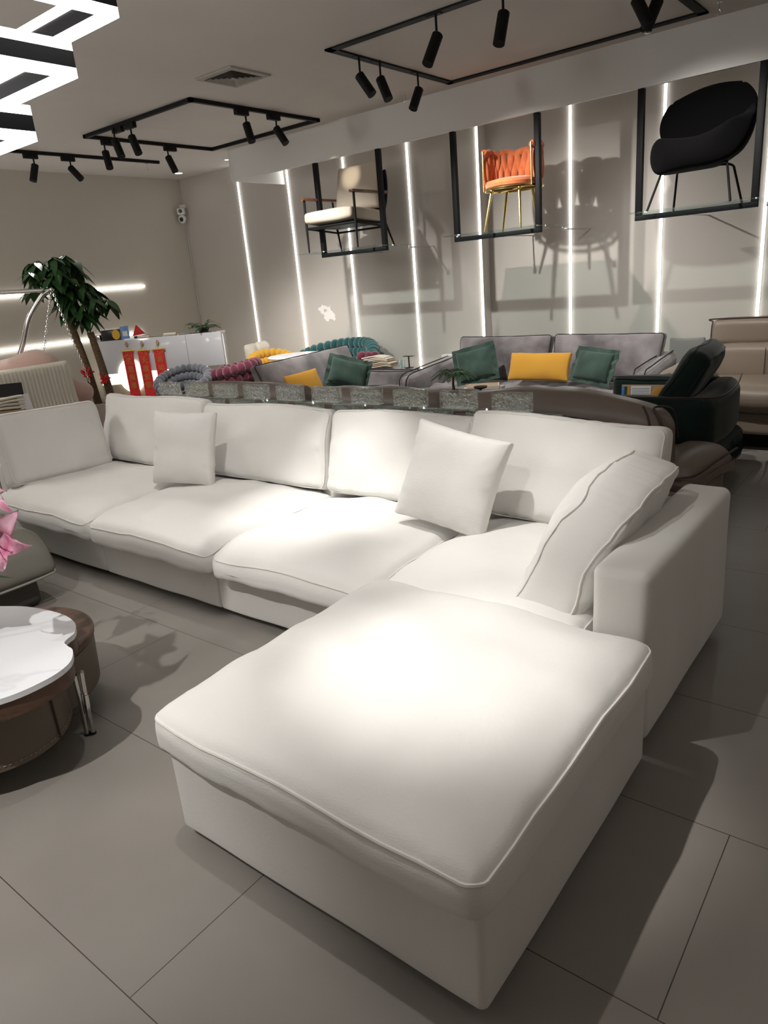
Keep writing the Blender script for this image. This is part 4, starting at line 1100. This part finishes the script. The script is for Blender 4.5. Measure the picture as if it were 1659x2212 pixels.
po = thing('pothos_plant', 'leafy green plant in a low pot at the right end of the desk', 'plant', dk(.25, .17, 1.12))
bm = B(); lathe(bm, dk(.25, .17, 1.121), [(.06, 0), (.07, .05), (.065, .052), (0, .045)], 24); obj('pot', bm, M_blackpl, po)
bm = B(); rnd = random.Random(8)
for k in range(44):
    a = rnd.uniform(0, 2 * PI); L = rnd.uniform(.05, .2); b0 = dk(.25, .17, 1.165)
    p = b0 + V((math.cos(a) * L * .9, math.sin(a) * L * .9, rnd.uniform(.0, .09)))
    d = V((math.cos(a + rnd.uniform(-.6, .6)), math.sin(a + rnd.uniform(-.6, .6)), rnd.uniform(-.3, .35))).normalized()
    tube(bm, [b0, p], .0022, 4); leafblade(bm, p, p + d * rnd.uniform(.07, .12), .024, .02, seg=4)
for s_, z_ in ((.36, 1.20), (.45, 1.185)): 
    tube(bm, [dk(.3, .15, 1.19), dk(s_, .14, z_ + .01)], .0022, 4); leafblade(bm, dk(s_, .14, z_ + .01), dk(s_ + .09, .13, z_ - .02), .016, .01, seg=4)
obj('foliage', bm, M_leaf2, po)
# hanging banners with gold lettering
def banner(s, zt, zb, text, label, w=.135):
    t = thing('banner', label, 'banner', dk(s, -.03, zb), group='red hanging banners on the desk front')
    bm = B(); dbox(bm, s - w / 2, s + w / 2, -.026, -.022, zb, zt); obj('cloth', bm, M_red, t)
    bm = B(); 
    for z in ((zt + .004,) if zb < .4 else (zt + .004, zb)): cyl(bm, dk(s - w / 2 - .022, -.024, z), dk(s + w / 2 + .022, -.024, z), .009, seg=10)
    obj('rod', bm, M_goldfoil, t)
    bm = B(); tube(bm, [dk(s - .05, -.024, zt + .01), dk(s, -.024, zt + .055), dk(s + .05, -.024, zt + .01)], .0018, 5); obj('cord', bm, M_goldfoil, t)
    bm = B()
    vs = [bm.verts.new(dk(s + a, -.028 + o, zt + .088 + b)) for o in (0, .026) for a, b in ((-.02, 0), (0, -.035), (.02, 0), (0, .035))]
    bm.faces.new(vs[:4]); bm.faces.new(vs[4:][::-1])
    for k in range(4): bm.faces.new((vs[k], vs[(k + 1) % 4], vs[4 + (k + 1) % 4], vs[4 + k]))
    obj('diamond_hook', bm, M_kraft, t)
    bm = B(); rnd = random.Random(int(s * 100))
    for k in range(26):
        ss = s + rnd.uniform(-w / 2 + .01, w / 2 - .01); z = zt - rnd.uniform(.01, .10); dbox(bm, ss - .003, ss + .003, -.0275, -.0262, z - .003, z + .003)
    obj('fleck_pattern', bm, M_goldfoil, t)
    hch = .105
    for k, c in enumerate(text):
        z = zt - .13 - k * hch
        if z < zb + .02: break
        cu = bpy.data.curves.new('character', 'FONT'); cu.body = c; cu.size = .082; cu.align_x = 'CENTER'; cu.align_y = 'CENTER'; cu.extrude = .0006
        to = bpy.data.objects.new('character', cu); COL.objects.link(to)
        dg_ = bpy.context.evaluated_depsgraph_get(); me = bpy.data.meshes.new_from_object(to.evaluated_get(dg_))
        bpy.data.objects.remove(to)
        bm = B(); bm.from_mesh(me)
        Mt = frame(dk(s, -.0275, z), -D_, (0, 0, 1), F_)
        if len(bm.verts): obj('character', bm, M_goldchar, t, Mt)
        else: bm.free()
banner(1.228, .975, .33, '生意興隆', 'red hanging banner with gold characters, left of three on the desk')
banner(1.030, .965, .33, '大展宏圖', 'red hanging banner with gold characters, middle of three on the desk')
banner(.826, .965, .46, '貨如', 'red hanging banner with gold characters, right of three, partly behind the grey chair')

# bag or coat behind the burgundy chair
bg = thing('draped_coat', 'cream cloth draped over a dark chair back right of the desk', 'cloth', (-7.05, 6.45, 0)) if False else None
cc = thing('draped_chair', 'dark chair with a cream cloth draped over it beside the desk', 'chair', (-7.42, 6.62, 0))
soft('backrest', M_blackgap, -7.56, -7.32, 6.70, 6.80, .40, .86, cc, .04, seed=51)
soft('seat', M_blackgap, -7.56, -7.34, 6.50, 6.78, .38, .46, cc, .03, seed=52)
for x in (-7.53, -7.37):
    for y in (6.53, 6.76):
        bm = B(); cyl(bm, (x, y, 0), (x, y, .39), .012, seg=8); obj('leg', bm, M_black, cc)
def drape(p):
    p.z += .02 * math.sin(p.x * 26) ; p.y += .02 * math.sin(p.x * 20 + p.z * 9); return p
soft('cloth', M_cream, -7.60, -7.30, 6.62, 6.86, .66, .91, cc, .06, seed=53, ex=drape, am=.02, n=(18, 10, 12))
# ------------------------------------------------------------------ money tree
mt_ = thing('money_tree', 'tall two-trunk tree with glossy dark leaves in a white pot, left', 'plant', (-7.1, 4.1, 0))
bm = B(); lathe(bm, (-7.02, 4.12, 0), [(.13, 0), (.14, .01), (.20, .56), (.205, .60), (.19, .605), (.18, .57), (0, .56)], 40); pt_ = obj('pot', bm, M_pot, mt_)
bm = B(); lathe(bm, (-7.02, 4.12, .562), [(0, 0), (.175, 0), (.17, .01), (0, .018)], 28); obj('soil', bm, M_soil, pt_)
bm = B(); tube(bm, spline([(-7.07, 4.06, .57), (-7.10, 4.03, 1.0), (-7.15, 3.99, 1.4), (-7.17, 3.97, 1.72)], 5), .035, 12, radii=[.042 - .0006 * i for i in range(16)]); obj('trunk', bm, M_bark, mt_)
bm = B(); tube(bm, spline([(-6.97, 4.17, .57), (-7.0, 4.14, 1.0), (-7.03, 4.11, 1.32)], 5), .035, 12, radii=[.042 - .0006 * i for i in range(11)]); obj('trunk', bm, M_bark, mt_)
bm = B(); rnd = random.Random(5)
def cluster(bm, p, L, rnd, face=None):
    n = rnd.choice((6, 7, 7)); yaw = rnd.uniform(0, 6.28)
    for k in range(n):
        a = yaw + 2 * PI * k / n; el = rnd.uniform(-.95, -.25)
        d = V((math.cos(a) * math.cos(el), math.sin(a) * math.cos(el), math.sin(el)))
        l = L * rnd.uniform(.8, 1.15); leafblade(bm, p, p + d * l, l * .19, l * .25, seg=5)
def crown(bm, c, rx, ry, rz_, n, rnd, trunk):
    for k in range(n):
        while True:
            q = V((rnd.uniform(-1, 1), rnd.uniform(-1, 1), rnd.uniform(-1, 1)))
            if .35 < q.length < 1: break
        p = V(c) + V((q.x * rx, q.y * ry, q.z * rz_ + .05)); tube(bm, [V(trunk), V(trunk).lerp(p, .5) + V((0, 0, .05)), p], .004, 4)
        cluster(bm, p, rnd.uniform(.16, .22), rnd)
crown(bm, (-7.17, 3.93, 1.86), .22, .26, .28, 26, rnd, (-7.17, 3.97, 1.68))
crown(bm, (-7.04, 4.13, 1.60), .22, .25, .20, 22, rnd, (-7.03, 4.11, 1.32))
obj('foliage', bm, M_leaf, mt_)
def ribbon(x, y, z, seed):
    rnd = random.Random(seed); bm = B()
    tube(bm, [(x + .047 * math.cos(a), y + .047 * math.sin(a), z) for a in [2 * PI * k / 20 for k in range(20)]], .008, 6, closed=True)
    c = V((x + .045, y - .045, z))
    for k in range(8):
        a = rnd.uniform(0, 6.28); u = V((math.cos(a) * .7, math.cos(a) * .7, math.sin(a))) * .055
        tube(bm, spline([c, c + u + V((.02, -.02, .015)), c + u * .4 + V((.03, -.03, -.01)), c], 4), .008, 5)
    obj('ribbon', bm, M_red, mt_)
ribbon(-7.09, 4.04, .92, 1); ribbon(-6.99, 4.15, .84, 2)
# ------------------------------------------------------------------ swing seat
sw_ = thing('hanging_chair', 'blush pink plush hanging chair on chains from an arched polished steel stand', 'hanging chair', (-7.1, 3.4, 0))
bm = B(); tube(bm, spline([(-7.36, 2.98, .03), (-7.30, 3.08, .6), (-7.14, 3.40, 1.2), (-7.07, 3.52, 1.5), (-7.0, 3.66, 1.70), (-6.965, 3.73, 1.752)], 8), .024, 12); obj('post', bm, M_chrome, sw_)
bm = B(); tube(bm, [(-6.955, 3.745, 1.757), (-7.5, 2.70, 1.79)], .020, 12); obj('top_bar', bm, M_chrome, sw_)
bm = B(); ell(bm, (-6.95, 3.755, 1.757), .028, .028, .028); obj('end_cap', bm, M_chrome, sw_)
bm = B(); tube(bm, [(-7.36 + .45 * math.cos(a), 2.98 + .45 * math.sin(a), .025) for a in [2 * PI * k / 32 for k in range(32)]], .022, 10, closed=True); obj('base_ring', bm, M_chrome, sw_)
def chain(a, b, parent, link=.034, r=.0028):
    a, b = V(a), V(b); d = b - a; n = int(d.length / (link * .72)); bm = B(); z = d.normalized(); u = z.orthogonal().normalized(); w = z.cross(u)
    for i in range(n):
        c = a + d * ((i + .5) / n); s = u if i % 2 else w
        tube(bm, [c + z * (link / 2 * math.cos(t)) + s * (link * .27 * math.sin(t)) for t in [2 * PI * k / 10 for k in range(10)]], r, 5, closed=True)
    return obj('chain', bm, M_chrome, parent)
pk = sw_
def puffy(p):
    p += noise.noise_vector(p * 3.0) * .035; return p
bm = B(); sbox(bm, .30, .52, .24, .2, (14, 18, 10), puffy, Matrix.Translation((-6.95, 3.10, .93)) @ Matrix.Rotation(.12, 4, 'X')); obj('backrest_cushion', bm, M_pink, pk)
bm = B(); sbox(bm, .18, .20, .13, .12, (12, 14, 8), puffy, Matrix.Translation((-6.86, 3.66, .80)) @ Matrix.Rotation(-.4, 4, 'X')); obj('side_cushion', bm, M_pink, pk)
bm = B(); sbox(bm, .34, .55, .10, .1, (12, 14, 4), puffy, Matrix.Translation((-6.80, 3.15, .60))); obj('seat_cushion', bm, M_pink, pk)
chain((-6.95, 3.745, 1.74), (-6.96, 3.52, 1.13), pk); chain((-6.945, 3.76, 1.74), (-6.66, 3.78, .86), pk)
chain((-7.18, 3.31, 1.76), (-6.92, 3.0, 1.12), pk) if False else chain((-7.10, 2.96, 1.42), (-6.90, 3.08, 1.15), pk)
# ------------------------------------------------------------------ pleated ivory seat
pv = thing('pleated_seat', 'ivory high-backed seat with a pleated outer back, behind the left white cushion', 'seat', (-6.5, 2.9, 0))
PA = V((-6.42, 3.50, 0)); PD = V((-.06, -1, 0)).normalized(); PN = V((1, -.06, 0)).normalized()
bm = B(); L_ = 1.5; nn = 44
rowsz = [.10, .45, .66, .76, .80, 1.02, 1.085, 1.115]
grid = []
for j, z in enumerate(rowsz):
    row = []
    for i in range(nn * 4 + 1):
        s_ = i / (nn * 4) * L_; ph = math.cos(2 * PI * i / 4) 
        amp = (.012, .012, .010, .008, .0045, .003, .001, 0)[j]
        flare = (.04, .04, .03, .02, .01, 0, -.004, -.02)[j]
        edge = -.04 * max(0, 1 - s_ / .05) ** 2
        row.append(bm.verts.new(PA + PD * (s_ * (1 + 0 * j)) + PN * (flare + amp * ph + edge) + V((0, 0, z - .012 * s_))))
    grid.append(row)
for a, b in zip(grid, grid[1:]):
    for i in range(len(a) - 1): bm.faces.new((a[i], a[i + 1], b[i + 1], b[i]))
back = [[bm.verts.new(PA + PD * s_ - PN * .12 + V((0, 0, z - .012 * s_))) for s_ in (0, L_)] for z in (rowsz[0], rowsz[-1])]
bm.faces.new([v for v in grid[-1]] + [back[1][1], back[1][0]])
bm.faces.new((back[0][0], back[0][1], back[1][1], back[1][0]))
bm.faces.new([r[0] for r in grid] + [back[1][0], back[0][0]])
bm.faces.new([r[-1] for r in grid] + [back[1][1], back[0][1]])
obj('pleated_back', bm, M_pleat, pv, ang=80)
bm = B(); 
for s_ in (.1, 1.4): cyl(bm, PA + PD * s_ - PN * .06, PA + PD * s_ - PN * .06 + V((0, 0, .11)), .02, seg=10)
obj('feet', bm, M_black, pv)
swt = thing('swatch_hanger', 'black card with folded fabric samples hanging on the pleated seat', 'samples', (-6.0, 2.7, .78))
SA = V((-6.0, 2.72, 0)); 
Ms = lean((-6.045, 2.66, .985), (1, -.3, .1), -.04)
card('header_card', M_blackpl, -.20, .155, -.05, .055, 0, swt, Ms, .006)
for k in range(5):
    bm = B(); sbox(bm, .115, .05, .010, .009, (8, 3, 1), lambda s, k=k: V((s.x + .008 * (k % 2), s.y, s.z + .004 * math.sin(s.x * 20 + k))), Matrix.Translation((-6.03, 2.68, .925 - .026 * k)) @ rz(PI / 2 - .3)); obj('sample', bm, (M_cream, M_pleat, M_cream, M_pleat, M_kraft)[k], swt)
Mt = lean((-5.96, 2.78, .885), (1, -.3, .15), .12); card('printed_tag', M_paper, -.045, .045, -.07, .055, 0, swt, Mt, .002)
bm = B(); tube(bm, spline([(-6.06, 2.66, 1.035), (-6.06, 2.665, 1.09), (-6.10, 2.63, 1.125), (-6.15, 2.60, 1.12)], 6), .002, 5); obj('hook', bm, M_blackpl, swt)
bm = B(); box(bm, -6.16, -5.98, 2.55, 2.80, 0, .79, .004)
tag(obj('sample_stand', bm, M_blackpl), 'dark narrow stand under the hanging fabric samples', 'stand')
# ------------------------------------------------------------------ grey leather chaise end
pf = thing('leather_chaise', 'grey leather chaise end at the left edge with lighter piping', 'chaise', (-4.3, 1.2, 0))
def slant(p):
    w = (p.z + .13) / .26
    p.x -= .24 * max(0, w) ** 2.2 * (p.x > 0) * (p.x / .7) ** 3
    p.y -= .02 * max(0, w) ** 2
    if p.z > 0: p.z += .03 * (1 - (p.x / .75) ** 2)
    return p
u_ = soft('seat', M_grey_lea, -5.15, -3.78, .35, 1.74, .18, .415, pf, .06, seed=61, ex=slant, n=(24, 20, 8), am=.006)
bm = B(); tube(bm, spline([(-4.9, 1.745, .195), (-4.2, 1.745, .195), (-3.87, 1.735, .195), (-3.785, 1.65, .195), (-3.778, 1.2, .195), (-3.778, .4, .195)], 8), .007, 6)
tube(bm, spline([(-3.80, 1.715, .20), (-3.83, 1.71, .27), (-3.90, 1.705, .33), (-3.99, 1.69, .385)], 6), .006, 6); obj('piping', bm, mat('pale_grey_piping', (.28, .27, .24), .5), u_)
soft('under_block', mat('dark_grey_leather', (.075, .068, .06), .5), -5.1, -3.90, .42, 1.66, .0, .185, pf, .04, seed=62)
# ------------------------------------------------------------------ coffee table group
tb = thing('coffee_table', 'cloud-shaped coffee table with white marble top, walnut rim and leather drum', 'table', (-2.85, .85, 0))
out = spline([(p[0], p[1], 0) for p in [(-3.05, 1.075), (-2.886, 1.154), (-2.69, 1.19), (-2.553, 1.176), (-2.470, 1.130), (-2.442, 1.085), (-2.425, 1.064), (-2.39, 1.056), (-2.335, 1.046), (-2.259, .988), (-2.226, .888), (-2.245, .747), (-2.36, .58), (-2.6, .46), (-2.9, .43), (-3.2, .56), (-3.33, .78), (-3.25, 1.0)]], 6, True)
def inset(poly, d):
    n = len(poly); o = []
    for i in range(n):
        t = (poly[(i + 1) % n] - poly[i - 1]).normalized(); o.append(poly[i] + V((-t.y, t.x, 0)) * d)
    return o
area = sum(out[i].x * out[(i + 1) % len(out)].y - out[(i + 1) % len(out)].x * out[i].y for i in range(len(out)))
sg = 1 if area > 0 else -1
def slab(nm, d, z0, z1, mt, bev, parent=tb):
    bm = B(); prism(bm, [(p.x, p.y) for p in inset(out, sg * d)], z0, z1, bev=bev); return obj(nm, bm, mt, parent, ang=30)
slab('marble_top', 0, .412, .432, M_marble, .006)
slab('walnut_rim', .008, .350, .411, M_walnut, .006)
bm = B()
oval = [V((-2.86 + .53 * math.cos(a), .80 + .34 * math.sin(a) + .03 * math.cos(a), 0)) for a in [2 * PI * k / 64 for k in range(64)]]
prism(bm, [(p.x, p.y) for p in oval], .335, .349)
dr = obj('walnut_edge', bm, M_walnut, tb, ang=30)
bm = B(); prism(bm, [(p.x * 1, p.y) for p in [V((-2.86, .80, 0)) + (q - V((-2.86, .80, 0))) * .985 for q in oval]], .115, .334, bev=.008)
dr = obj('leather_drum', bm, M_drum, tb, ang=30)
bm = B()
for zz in (.30, .135):
    for k in range(6, 90):
        a0 = 2 * PI * (k / 128 - .35); 
        if k % 1: continue
        p = V((-2.86 + .524 * math.cos(a0) * 1.0, .80 + .336 * math.sin(a0) + .03 * math.cos(a0), zz)); q = V((-2.86 + .524 * math.cos(a0 + .025), .80 + .336 * math.sin(a0 + .025) + .03 * math.cos(a0), zz))
        tube(bm, [p, q], .0016, 4)
obj('stitching', bm, mat('pale_thread', (.33, .29, .24), .7), dr)
a0 = math.radians(20); px_ = V((-2.86 + .527 * math.cos(a0), .80 + .337 * math.sin(a0) + .03 * math.cos(a0), 0))
bm = B(); tube(bm, [px_ + V((0, 0, .12)), px_ + V((0, 0, .33))], .004, 6); obj('corner_seam', bm, M_taupe_dark, dr)
for sgn, nm in ((0, 'a'), (1, 'b')):
    bm = B(); o_ = V((.014, .020, 0)) * sgn
    tube(bm, [V((-2.425, 1.070, .292)) + o_ + V((.0, 0, .008 * sgn)), V((-2.455, 1.082, .15)) + o_ * .7, V((-2.476, 1.086, 0.008)) + o_ * .9], .010, 12); lg = obj('leg', bm, M_chrome, tb)
    bm = B(); c_ = V((-2.476, 1.086, 0)) + o_ * .9; lathe(bm, c_, [(.012, 0), (.012, .009), (.008, .01)], 14); obj('foot_pad', bm, M_blackpl, lg)
bm = B(); box(bm, -.012, .012, -.008, .008, .10, .20, .003, M=Matrix.Translation((-2.453, 1.09, 0)) @ Matrix.Rotation(.15, 4, 'Y')); obj('leg_bracket', bm, M_chrome, tb)
bm = B(); lathe(bm, (-2.86, .985, 0), [(0, .307), (.362, .307), (.372, .314), (.372, .327), (.362, .333), (0, .333)], 64); obj('lower_walnut_top', bm, M_walnut, tb, ang=30)
bm = B(); lathe(bm, (-2.86, .985, 0), [(.33, .105), (.355, .112), (.366, .306), (0, .306)], 64); obj('side_drum', bm, M_drum, tb, ang=30)
for a in (1.6, 3.3):
    bm = B(); cyl(bm, (-2.86 + .25 * math.cos(a), .985 + .25 * math.sin(a), 0), (-2.86 + .25 * math.cos(a), .985 + .25 * math.sin(a), .11), .02, seg=12); obj('leg', bm, M_chrome, tb)
# lilies
vz_ = thing('lily_vase', 'vase of pink lilies on the marble table, only blossoms showing at the left edge', 'vase', (-2.80, .84, .432))
bm = B(); lathe(bm, (-2.80, .84, .433), [(.05, 0), (.06, .01), (.055, .14), (.045, .22), (.055, .26), (.048, .26), (.038, .22), (.047, .14), (.05, .015), (0, .015)], 28); obj('vase', bm, M_glass, vz_)
def lily(c, nrm, R_, seed, stem0):
    c = V(c); n = V(nrm).normalized(); u = n.orthogonal().normalized(); w = n.cross(u); rnd = random.Random(seed)
    bm = B()
    for k in range(6):
        a = 2 * PI * k / 6 + seed; d = u * math.cos(a) + w * math.sin(a); s = n.cross(d)
        wd = R_ * (.36 if k % 2 else .27); rows = []
        curl = rnd.uniform(.7, 1.15)
        for i in range(15):
            t = i / 14
            p = c - n * R_ * .55 + d * (R_ * .10 + R_ * .98 * t ** 1.15) + n * (R_ * (.95 * math.sin(min(1, t * 1.1) * PI * .55) - curl * .8 * max(0, t - .5) ** 1.5 * 2.0))
            ww = wd * (math.sin(PI * min(1, (.10 + .90 * t)) ** .85) + .04 * (1 - t)) 
            rf = n * (.005 * math.sin(t * 12 + k) )
            cs = []
            for q in (-1, -.6, -.2, .2, .6, 1):
                cup = n * (.30 * ww * (q * q - .3)) * (1 - 1.6 * max(0, t - .45)) + rf * (q * abs(q))
                cs.append(bm.verts.new(p + s * (ww * q) + cup - n * (.06 * ww if abs(q) < .3 else 0)))
            rows.append(cs)
        for a_, b_ in zip(rows, rows[1:]):
            for q in range(5): bm.faces.new((a_[q], a_[q + 1], b_[q + 1], b_[q]))
    bmesh.ops.solidify(bm, geom=bm.faces[:], thickness=.0012)
    fl = obj('blossom', bm, M_petal, vz_, ang=70)
    bm = B()
    for k in range(6):
        a = 2 * PI * (k + .5) / 6; d = u * math.cos(a) + w * math.sin(a); b = c - n * R_ * .5
        tube(bm, spline([b, b + n * R_ * .7 + d * R_ * .12, b + n * R_ * 1.1 + d * R_ * .36], 5), .0016, 5)
    obj('stamens', bm, mat('pale_stamen', (.55, .60, .32), .5), fl)
    bm = B()
    for k in range(6):
        a = 2 * PI * (k + .5) / 6; d = u * math.cos(a) + w * math.sin(a); b = c - n * R_ * .5 + n * R_ * 1.1 + d * R_ * .36
        ell(bm, b, .0035, .0035, .008, u=8, v=6)
    obj('anthers', bm, M_anther, fl)
    bm = B(); tube(bm, spline([c - n * R_ * .5, c - n * R_ * .9 - V((.03, 0, .03)), V(stem0) + V((0, 0, .12)), V(stem0)], 6), .0035, 6); obj('stem', bm, M_stem, fl)
lily((-2.385, .895, .905), (.75, -.55, .0), .118, 1, (-2.79, .85, .60))
lily((-2.47, .92, .995), (.45, -.3, .85), .10, 2, (-2.80, .84, .60))
lily((-2.62, .78, .95), (.2, -.9, .5), .11, 3, (-2.81, .83, .60))
lily((-2.70, 1.0, 1.0), (-.2, .7, .7), .11, 4, (-2.80, .85, .60))
bm = B(); rnd = random.Random(4)
for k in range(16):
    a = rnd.uniform(0, 6.28); z0 = rnd.uniform(.66, .98); c_ = V((-2.80, .84, z0)); d = V((math.cos(a), math.sin(a), rnd.uniform(-.2, .6))).normalized()
    tube(bm, [V((-2.80, .84, .6)), c_], .003, 5); leafblade(bm, c_, c_ + d * rnd.uniform(.14, .26), .026, .05, seg=5)
obj('leaves', bm, M_leaf2, vz_)
# ------------------------------------------------------------------ lights
def spot(loc, target, power, deg=50, blend=.6, size=.03, col=(1, .972, .935)):
    l = bpy.data.lights.new('spot', 'SPOT'); l.energy = power; l.spot_size = math.radians(deg); l.spot_blend = blend
    l.shadow_soft_size = size; l.color = col
    o = bpy.data.objects.new('spot_lamp', l); COL.objects.link(o); o.location = loc
    o.rotation_euler = (V(target) - V(loc)).to_track_quat('-Z', 'Y').to_euler(); return o
def point(loc, power, size=.3, col=(1, .972, .94)):
    l = bpy.data.lights.new('point', 'POINT'); l.energy = power; l.shadow_soft_size = size; l.color = col
    o = bpy.data.objects.new('fill_light', l); COL.objects.link(o); o.location = loc; return o
# track spots over the white sofa
spot((-1.65, 1.00, 3.0), (-1.04, 1.58, .45), 235, 26, 1.0, .02)
spot((-1.65, 1.00, 3.0), (-1.10, 1.62, .45), 48, 95, 1.0, .02)
spot((-2.3, 2.0, 3.0), (-2.46, 2.56, .45), 290, 30, 1.0, .02)
spot((-1.9, 2.1, 3.0), (-1.34, 2.52, .45), 150, 34, 1.0, .02)
spot((-2.9, 1.9, 3.0), (-3.7, 2.6, .45), 65, 70, 1.0, .02)
spot((-1.7, -0.5, 3.0), (-2.55, 1.15, 0), 215, 58, 1.0, .02)
# track spots over the back of the showroom
spot((-5.23, 5.46, 2.86), (-5.38, 6.6, 2.66), 45, 17, .9, .02, (1, .9, .74))
spot((-3.60, 4.73, 2.87), (-3.3, 6.4, 2.28), 30, 30, .9, .02)
spot((-3.62, 4.92, 2.85), (-2.9, 6.9, .9), 190, 90, .9, .02)
spot((-5.28, 5.05, 2.86), (-5.7, 6.6, .8), 210, 90, .9, .02)
spot((-6.88, 4.62, 2.86), (-7.0, 5.8, .7), 130, 80, .9, .02)
spot((-6.16, 4.45, 2.86), (-6.3, 6.5, .4), 130, 62, .9, .02)
spot((-7.87, 4.35, 2.86), (-7.1, 3.2, .8), 80, 80, .9, .02)
spot((-1.7, 4.9, 2.85), (-1.5, 6.9, 1.2), 110, 90, .9, .02)
for p, e in (((1.2, -1.6, 2.6), 7), ((-3.6, -1.2, 2.3), 23), ((-6.6, 1.2, 2.7), 75), ((1.6, 3.0, 2.6), 12)): point(p, e, .35)  # unseen fill lights, added to raise the ambient level
world = bpy.data.worlds.new('world'); scene.world = world; world.use_nodes = True
world.node_tree.nodes['Background'].inputs[1].default_value = .0
scene.view_settings.view_transform = 'Standard'; scene.view_settings.look = 'None'
scene.view_settings.exposure = 0.30; scene.view_settings.gamma = 1; scene.view_settings.use_curve_mapping = False
